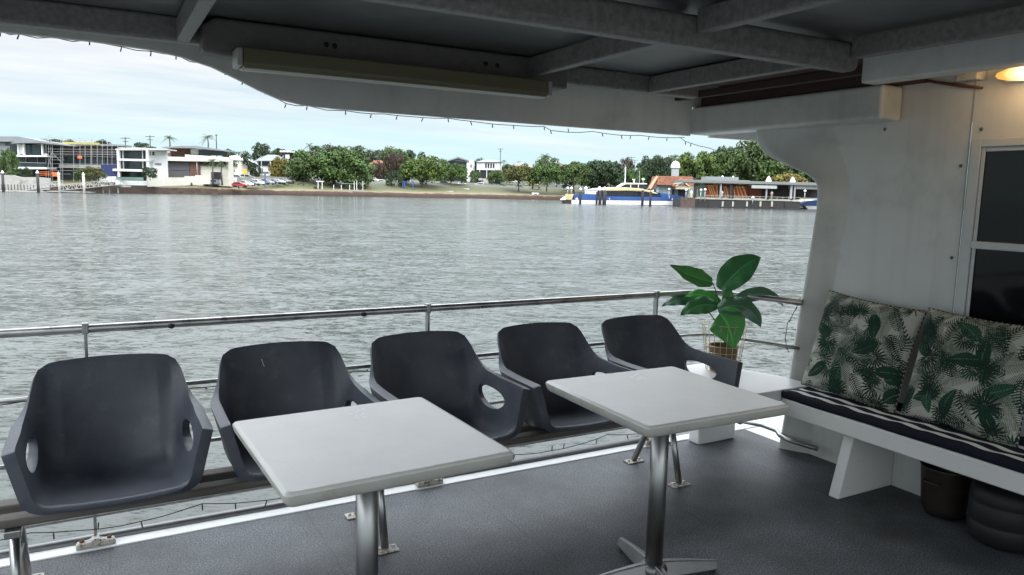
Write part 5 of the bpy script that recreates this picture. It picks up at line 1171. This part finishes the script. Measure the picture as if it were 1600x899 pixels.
f = Far('pipe_fence', 'white pipe railing under the right fig', 'fence', 540, 234, 298)
for x in (521, 533, 546, 553, 557, 566.5): f.box('post', K_cap, x, 289 - (6 if x > 550 else 0), x + .8, 297.5, 0, .12)
f.box('rail', K_steel, 521, 297, 570, 297.9, 0, .1); f.box('rail', K_steel, 533, 287, 553, 287.6, 0, .1)
f = Far('memorial_frame', 'small dark frame standing on the grass left of the shelter', 'frame', 470, 238, 297)
for x in (465, 473.5): f.box('post', K_pile, x, 287, x + 1.2, 297, 0, .2)
MB().bar(f.q(465, 287.5), f.q(475, 287.5), .2).build('top_beam', K_pile, f.root)
f = Far('tall_sign', 'tall blue-grey signboard on a post beside the row of cars', 'sign', 414, 212, 293); f.box('post', mat('sign_blue', (.10, .14, .22), .5), 413, 272, 415.2, 293, 0, .2); f.box('board', mat('sign_grey', (.10, .11, .12), .5), 408, 268.5, 419, 271.8, -.1, .3)
f = Far('yellow_sign', 'round yellow sign near the villa', 'sign', 382, 230, 284); MB().tube([(0, 0, 0), (0, 0, f.q(382, 272)[2])], .08, 6).build('post', K_steel, f.root); f.slab('board', K_yel, [(378, 269), (380, 265.5), (384, 265), (386.5, 268), (385.5, 271.5), (380, 272)], -.1, 0)
for l, x, b, D in (('dark bollard on the grass below the cream wall', 299.5, 291, 195), ('dark bollard beside the blue-grey wagon', 328.5, 293, 197), ('dark bollard in front of the crimson car', 373, 295, 203)):
    f = Far('bollard', l, 'bollard', x, D, b, 'dark bollards on the grass'); MB().lathe([(.22, 0), (.2, .75), (.12, .9), (0, .92)], n=12).build('post', K_pile, f.root)
for l, x, b, t, D in (('white lamp post left of the row of cars', 375, 284, 250, 225), ('thin light pole before the villa', 409, 286, 247, 228), ('lamp post in front of the small palms', 308.5, 285, 252, 203)):
    f = Far('lamp_post', l, 'lamp post', x, D, b, 'thin lamp posts'); h = f.q(x, t)[2]; MB().tube([(0, 0, 0), (0, 0, h)], [.09, .06], 8).build('pole', K_steel, f.root); MB().box((-.1, -.7, h - .05), (.1, .1, h + .08)).build('lamp_head', K_steel, f.root)
# ---------- ferries
M_fy = mat('ferry_yellow', (.55, .47, .25), .4, var=.06, scale=.5); M_fw = mat('ferry_white', (.78, .78, .76), .35, var=.04); M_fgl = mat('ferry_glass', (.018, .022, .035), .12, var=.2)
def ferry(label, D, base, pts, px, mirror=1):
    f = Far('river_ferry', label, 'ferry', px, D, base, None); return f
f = ferry('blue and white river ferry with a yellow curved roof, berthed behind dark piles', 183, 320, None, 972); WD = 7.5
f.slab('lower_hull', M_fw, [(893, 312.8), (1063, 314.5), (1061, 319.3), (1050, 321.5), (893, 319)], 0, 2.2, bevel=.1); f.slab('lower_hull', M_fw, [(893, 312.8), (1063, 314.5), (1061, 319.3), (1050, 321.5), (893, 319)], WD - 2.2, WD)
f.slab('boot_line', K_pile, [(880, 313), (893, 313.5), (893, 319.1), (1050, 321.6), (1050, 322.8), (895, 320.5), (882, 318)], .1, WD - .1)
f.slab('hull_side', K_blue, [(897, 304), (906, 303.3), (932, 303.8), (932, 307), (1034, 308), (1030, 301), (1068, 307.5), (1065, 314.3), (897, 312.6)], -.03, WD)
f.slab('stern_panel', M_fy, [(884, 312), (887, 303.3), (896.8, 303.5), (893.5, 312.5)], -.02, WD)
f.slab('stern_rail', M_fw, [(878, 312), (884, 308), (884, 312.6), (878, 313)], 0, WD)
f.slab('cabin', M_fgl, [(918, 298), (1022, 299), (1036, 307.9), (932, 306.9), (932, 303), (918, 303)], .12, WD - .12)
f.slab('cabin_band', M_fw, [(918, 297), (934, 298), (932, 303.7), (918, 303.3)], .05, WD - .05)
f.slab('roof', M_fy, [(938, 297.5), (952, 294.5), (975, 293.2), (1000, 294.8), (1018, 298.5), (1029, 303.2), (1022, 303), (1008, 299.8), (985, 298.6), (950, 298.8)], -.15, WD + .1, bevel=.15)
f.slab('roof_aft', M_fw, [(917, 297), (935, 294.2), (953, 293), (972, 293), (952, 295.2), (938, 298), (925, 298.2)], -.12, WD + .1, bevel=.1)
f.slab('wheelhouse', M_fgl, [(966, 293), (976, 287.5), (1008, 288), (1014, 294)], 1.6, WD - 1.6)
f.slab('wheelhouse_roof', M_fw, [(966, 292), (976, 286), (1010, 286.8), (1012, 288.3), (977, 288.2), (969, 292.5)], 1.4, WD - 1.4, bevel=.08)
for x in (985, 997): f.box('wheelhouse_frame', M_fw, x, 288, x + 1, 293.5, 1.55, 1.7)
MB().bar(f.q(976.5, 286, 3), f.q(977.5, 261, 3), .2).build('mast', M_fw, f.root); MB().bar(f.q(999, 286, 3), f.q(999, 267, 3), .1).build('aerial', K_steel, f.root)
f.slab('radar', M_fw, [(988, 280), (993, 280), (991.5, 282), (991, 287), (990, 287), (989.5, 282)], 3, 3.4)
# small pale marks on the side, as in the photograph
f.slab('side_marking', M_fw, [(898.5, 312), (900, 309.5), (902.5, 309), (903.5, 312.2)], -.06, -.035); f.slab('side_marking', M_fw, [(951, 311.2), (953, 309), (953, 312.5)], -.06, -.035)
f.slab('side_marking', M_fw, [(1044.5, 305.5), (1046, 305.5), (1046.8, 309.8), (1045, 309.5)], -.06, -.035); f.slab('side_marking', M_fw, [(1049, 312.8), (1050.5, 309.2), (1052, 312.9)], -.06, -.035); f.slab('side_marking', M_fw, [(1054, 311.3), (1060, 311.9), (1060, 312.9), (1054, 312.3)], -.06, -.035)
f.slab('stripe', mat('ferry_yellow2', (.7, .6, .2), .4), [(889, 306.5), (894, 306.5), (894, 307.2), (889, 307.2)], -.05, -.03)
for x in range(948, 1020, 9): f.box('window_bar', K_pile, x, 299.8, x + .7, 307, .08, .115)
f = ferry('second blue and white ferry cut off by the cabin wall', 180, 326, None, 1262)
f.slab('hull_side', K_blue, [(1246, 319.5), (1262, 315), (1290, 311), (1330, 311), (1330, 322), (1250, 322)], 0, 7, bevel=.1); f.slab('foredeck', M_fw, [(1228, 320.5), (1238, 316.5), (1262, 313.5), (1275, 312.5), (1250, 320)], .1, 6.9, bevel=.1)
f.slab('bow', mat('ferry_grey', (.40, .42, .43), .5), [(1229, 321), (1249, 320.3), (1256, 325), (1232, 324.5)], .2, 6.8); f.slab('lower_hull', M_fw, [(1258, 322.1), (1330, 322.1), (1330, 327.5), (1262, 327)], .05, 7)
# ---------- dark berthing piles in front of the ferry
for i, (x, t, b, w) in enumerate([(906.5, 300, 319, 3.6), (932, 301, 319, 3), (937, 298.5, 322, 4.5), (944, 298.5, 322, 6), (1003.5, 298, 321, 4), (1015.5, 300, 326, 3.8)]):
    D = 181 - i * .1 if x < 1010 else 172; f = Far('berthing_pile', ['dark pile in front of the ferry stern', 'slim dark pile left of the pile cluster', 'dark pile on the left of the close pair', 'thickest dark pile mid-ferry', 'dark pile under the ferry wheelhouse', 'dark pile standing furthest forward, near the ferry bow'][i], 'pile', x, D, b, 'dark berthing piles'); h = f.q(x, t)[2]; k = D / F_PX * w / 2
    MB().lathe([(0, -2), (k, -2), (k, h), (k * .6, h + .15), (0, h + .15)], n=16).build('shaft', K_pile, f.root)
def globe(x, y, D, label, r=.42, base=None):
    f = Far('globe_lamp', label, 'lamp', x, D, base or y + 8, 'white globe-topped posts'); h = f.q(x, y)[2]
    MB().tube([(0, 0, -.5), (0, 0, h - r * .7)], .09, 8).build('post', K_steel, f.root); MB().lathe([(0, h - r), (r * .75, h - r * .8), (r, h - r * .2), (r * .95, h + .1), (r * .5, h + r * .65), (0, h + r)], n=14).build('globe', K_cap, f.root)
for i, (x, y) in enumerate(((887, 294), (892.5, 294), (907, 295.5), (915, 294), (936.5, 293.5), (944.5, 294), (1004, 280.5))):
    globe(x, y, 192, ['white globe, leftmost behind the ferry stern', 'white globe, second behind the ferry stern', 'white globe above the first dark pile', 'largest white globe behind the ferry stern', 'white globe left of the roof curve', 'white globe touching the roof curve', 'white globe above the ferry wheelhouse'][i], .36 if i != 3 else .45, 303)
# ---------- ticket house and terminal
th_ = Far('ticket_house', 'small weatherboard ticket house with terracotta gable roof and domed cupola', 'building', 1048, 205, 318); f = th_
K_blu = mat('weatherboard', (.30, .36, .37), .8, var=.08, scale=1); K_peach = mat('barge_peach', (.62, .42, .26), .7)
f.box('wall', K_blu, 1030, 289, 1076, 320, 1, 9)
f.slab('roof', K_tile, [(1026, 288.5), (1029, 275), (1082, 276), (1086, 291), (1030, 289)], -.5, 9)
f.slab('gable', K_tile, [(1052, 290), (1066, 277.5), (1080, 290), (1080, 291.5), (1052, 291.5)], -2, -.55); f.slab('gable_face', K_peach, [(1055.5, 291.6), (1066.5, 280.5), (1078, 291.6), (1076, 291.6), (1066.5, 283.5), (1058, 291.6)], -2.2, -2.05); f.slab('gable_wall', mat('gable_cream', (.45, .38, .28), .8), [(1057, 293), (1066.5, 283.5), (1077, 293)], -2.0, -1.85)
f.slab('side_barge', K_peach, [(1014.5, 294), (1026.5, 274.5), (1028.5, 277), (1017, 296)], -.6, 0); f.slab('side_roof', K_tile, [(1016, 296), (1029, 276), (1029, 290)], 0, 6)
f.box('side_wall', K_blu, 1020, 291, 1030, 308, .5, 6)
MB().lathe([(1.05, 0), (1.05, 2.9), (.95, 2.9)], f.q(1054.5, 278, 3), 8, smooth=False).build('cupola', K_blu, f.root); MB().lathe([(1.25, 2.7), (1.3, 2.95), (1.2, 3.5), (.9, 4.1), (.45, 4.5), (0, 4.65)], f.q(1054.5, 278, 3), 20).build('dome', K_cap, f.root)
for x0, x1, y0, y1 in ((1022, 1025, 296, 303), (1050, 1054, 296, 305), (1060, 1074, 296, 310)): f.box('window', K_dark, x0, y0, x1, y1, .4, .99)
f.box('window_trim', K_cap, 1018, 297, 1021.5, 302, .3, .49); f.box('awning', mat('awning', (.45, .40, .30), .8), 1056, 292, 1078, 296, -2, .9)
t = Far('ferry_terminal', 'open-sided river terminal with a long pale roof and slanting orange struts', 'building', 1160, 172, 327); f = t
f.box('roof', mat('terminal_roof', (.19, .195, .19), .7), 1066, 283.5, 1300, 288, 0, 8, bevel=.05); f.box('upper_roof', K_roof, 1104, 276.5, 1154, 282, 2, 7); f.box('roof_step', mat('terminal_roof', (.3, .3, .3)), 1122, 281.5, 1172, 283.4, .5, 7)
f.slab('roof_edge', mat('terminal_roof', (.3, .3, .3)), [(1062, 287.5), (1068, 284), (1068, 288)], 0, 8)
f.box('pontoon', K_pile, 1064, 313, 1250, 327, 0, 9); f.box('rear_wall', mat('terminal_rear', (.07, .065, .06), .8, var=.5, scale=.5), 1190, 296, 1250, 311.2, 8, 8.3); f.box('pontoon_end', mat('pile_brown', (.10, .07, .06), .8), 1064, 309, 1086, 325, -.5, -.02, bevel=.05); f.box('deck_edge', K_conc, 1086, 311.3, 1250, 313, -.15, 9)
for x in (1107, 1128, 1144, 1166, 1187, 1205, 1226): f.box('fender', K_palep if x not in (1107, 1226) else K_pile, x, 315, x + 2.6, 323, -.2, -.02)
for x, w in ((1084.5, 4.5), (1125, 2.5), (1140, 4.5), (1197, 2), (1235, 3), (1241, 2)): f.box('column', K_pile if w > 3 else K_steel, x, 288, x + w, 311, .6, 1.2)
back = f.box('back_wall', mat('back_rust', (.20, .055, .03), .7, var=.25, scale=.6, stretch=(3, 1, .4)), 1103, 289.5, 1190, 309, 5, 5.3); f.box('back_wall', mat('inner_dark', (.055, .05, .045), .8, var=.4, scale=.8), 1190, 289.5, 1300, 309, 6, 6.3)
K_or = mat('strut_orange', (.62, .17, .04), .6, var=.15)
f.box('panel', K_or, 1104, 290, 1122, 309, 4.5, 4.9) ; f.box('panel', K_or, 1129, 293, 1139, 309, 4.5, 4.9); f.box('panel', K_or, 1147, 295, 1166, 309, 4.5, 4.9)
K_or2 = mat('strut_pale', (.95, .50, .24), .6)
for x0, x1 in ((1107, 1112), (1110, 1115), (1113, 1119), (1120, 1121), (1131, 1134), (1134, 1138), (1146, 1148), (1151, 1155), (1155, 1161), (1160, 1167)): MB().bar(f.q(x0, 291, 4), f.q(x1, 309, 4), .22).build('strut', K_or2, f.root)
f.box('strut_beam', K_or2, 1105, 289.8, 1122, 291, 3.9, 4.2); f.box('strut_beam', K_or2, 1144, 292.5, 1164, 293.6, 3.9, 4.2)
f.box('sign_board', mat('sign_sage', (.36, .40, .38), .6), 1174.5, 290, 1214, 294.8, .1, .25); f.box('glass_wall', K_gglass, 1090, 289, 1102, 308, 3, 3.1); f.box('canopy', K_roofl, 1244, 289.5, 1290, 296, 1, 6)
for x in range(1106, 1250, 9): f.box('rail_post', K_steel, x, 307.5, x + .6, 311.3, -.1, 0)
f.box('hand_rail', K_steel, 1100, 307, 1250, 307.6, -.1, 0)
for i, (x, y) in enumerate(((1126, 280), (1142.5, 280.5), (1198, 281), (1235.5, 282))):
    f = Far('mooring_pile', ['leftmost of the white cones on the terminal roof', 'second white cone on the terminal roof', 'white cone above the long sign board', 'white cone nearest the cabin wall'][i], 'pile', x, 176, 326, 'white-capped piles through the terminal'); h = f.q(x, y)[2]
    MB().lathe([(0, -1), (.3, -1), (.3, h), (0, h)], n=14).build('shaft', K_pile, f.root); MB().lathe([(.62, h - .5), (.62, h - .1), (.3, h + .5), (.06, h + .8), (0, h + .8)], n=14).build('cap', K_cap, f.root)
for i, (x, y) in enumerate(((1045, 296), (1071.5, 297), (1094.5, 297), (1101, 296.5), (1176, 309), (1257, 298.5))):
    globe(x, y, 171 if x > 1060 else 180, ['small white globe before the ticket house', 'white globe at the left end of the terminal', 'white globe inside the terminal, left one', 'white globe inside the terminal beside the orange panel', 'white globe low at the middle of the terminal rail', 'white globe above the second ferry'][i], .30 if i != 4 else .36, 311 if i != 4 else 316)
# people waiting, a few pixels tall
def person(px, base, D, label, top, leg):
    f = Far('person', label, 'person', px, D, base, None); bpy_me = bpy.data.meshes.new('person'); bm = bmesh.new()
    J = [(0, 0, .95, .15), (0, 0, 1.2, .16), (0, 0, 1.42, .17), (0, 0, 1.53, .06), (0, -.02, 1.68, .11), (.1, 0, .9, .09), (.12, .02, .48, .065), (.12, -.02, .06, .05), (-.1, 0, .9, .09), (-.12, -.05, .48, .065), (-.12, 0, .06, .05), (.22, 0, 1.4, .06), (.27, 0, 1.12, .045), (.25, -.1, .9, .035), (-.22, 0, 1.4, .06), (-.27, 0, 1.12, .045), (-.22, -.15, .95, .035)]
    E = [(0, 1), (1, 2), (2, 3), (3, 4), (0, 5), (5, 6), (6, 7), (0, 8), (8, 9), (9, 10), (2, 11), (11, 12), (12, 13), (2, 14), (14, 15), (15, 16)]
    bpy_me.from_pydata([j[:3] for j in J], E, []); o = bpy.data.objects.new('body', bpy_me); COL.objects.link(o); o.parent = f.root
    sk = o.modifiers.new('skin', 'SKIN')
    for v, j in zip(bpy_me.skin_vertices[0].data if bpy_me.skin_vertices else [], J): v.radius = (j[3], j[3])
    if not bpy_me.skin_vertices:
        bm.from_mesh(bpy_me); ly = bm.verts.layers.skin.verify()
        for v, j in zip(bm.verts, J): v[ly].radius = (j[3], j[3]); v[ly].use_root = (v.index == 0)
        bm.to_mesh(bpy_me)
    bm.free(); o.modifiers.new('sub', 'SUBSURF').levels = 1
    bpy_me.materials.append(mat('cloth_' + top[0], top[1], .9))
person(1205.5, 310.5, 171, 'person in pale clothes standing at the terminal rail under the sign board', ('pale', (.45, .30, .26)), None)
person(1080, 309, 171, 'person in white at the left corner of the terminal', ('whitec', (.7, .7, .7)), None)
person(1128, 309.5, 172, 'person in a pale top between the orange panels', ('greyc', (.4, .4, .4)), None)
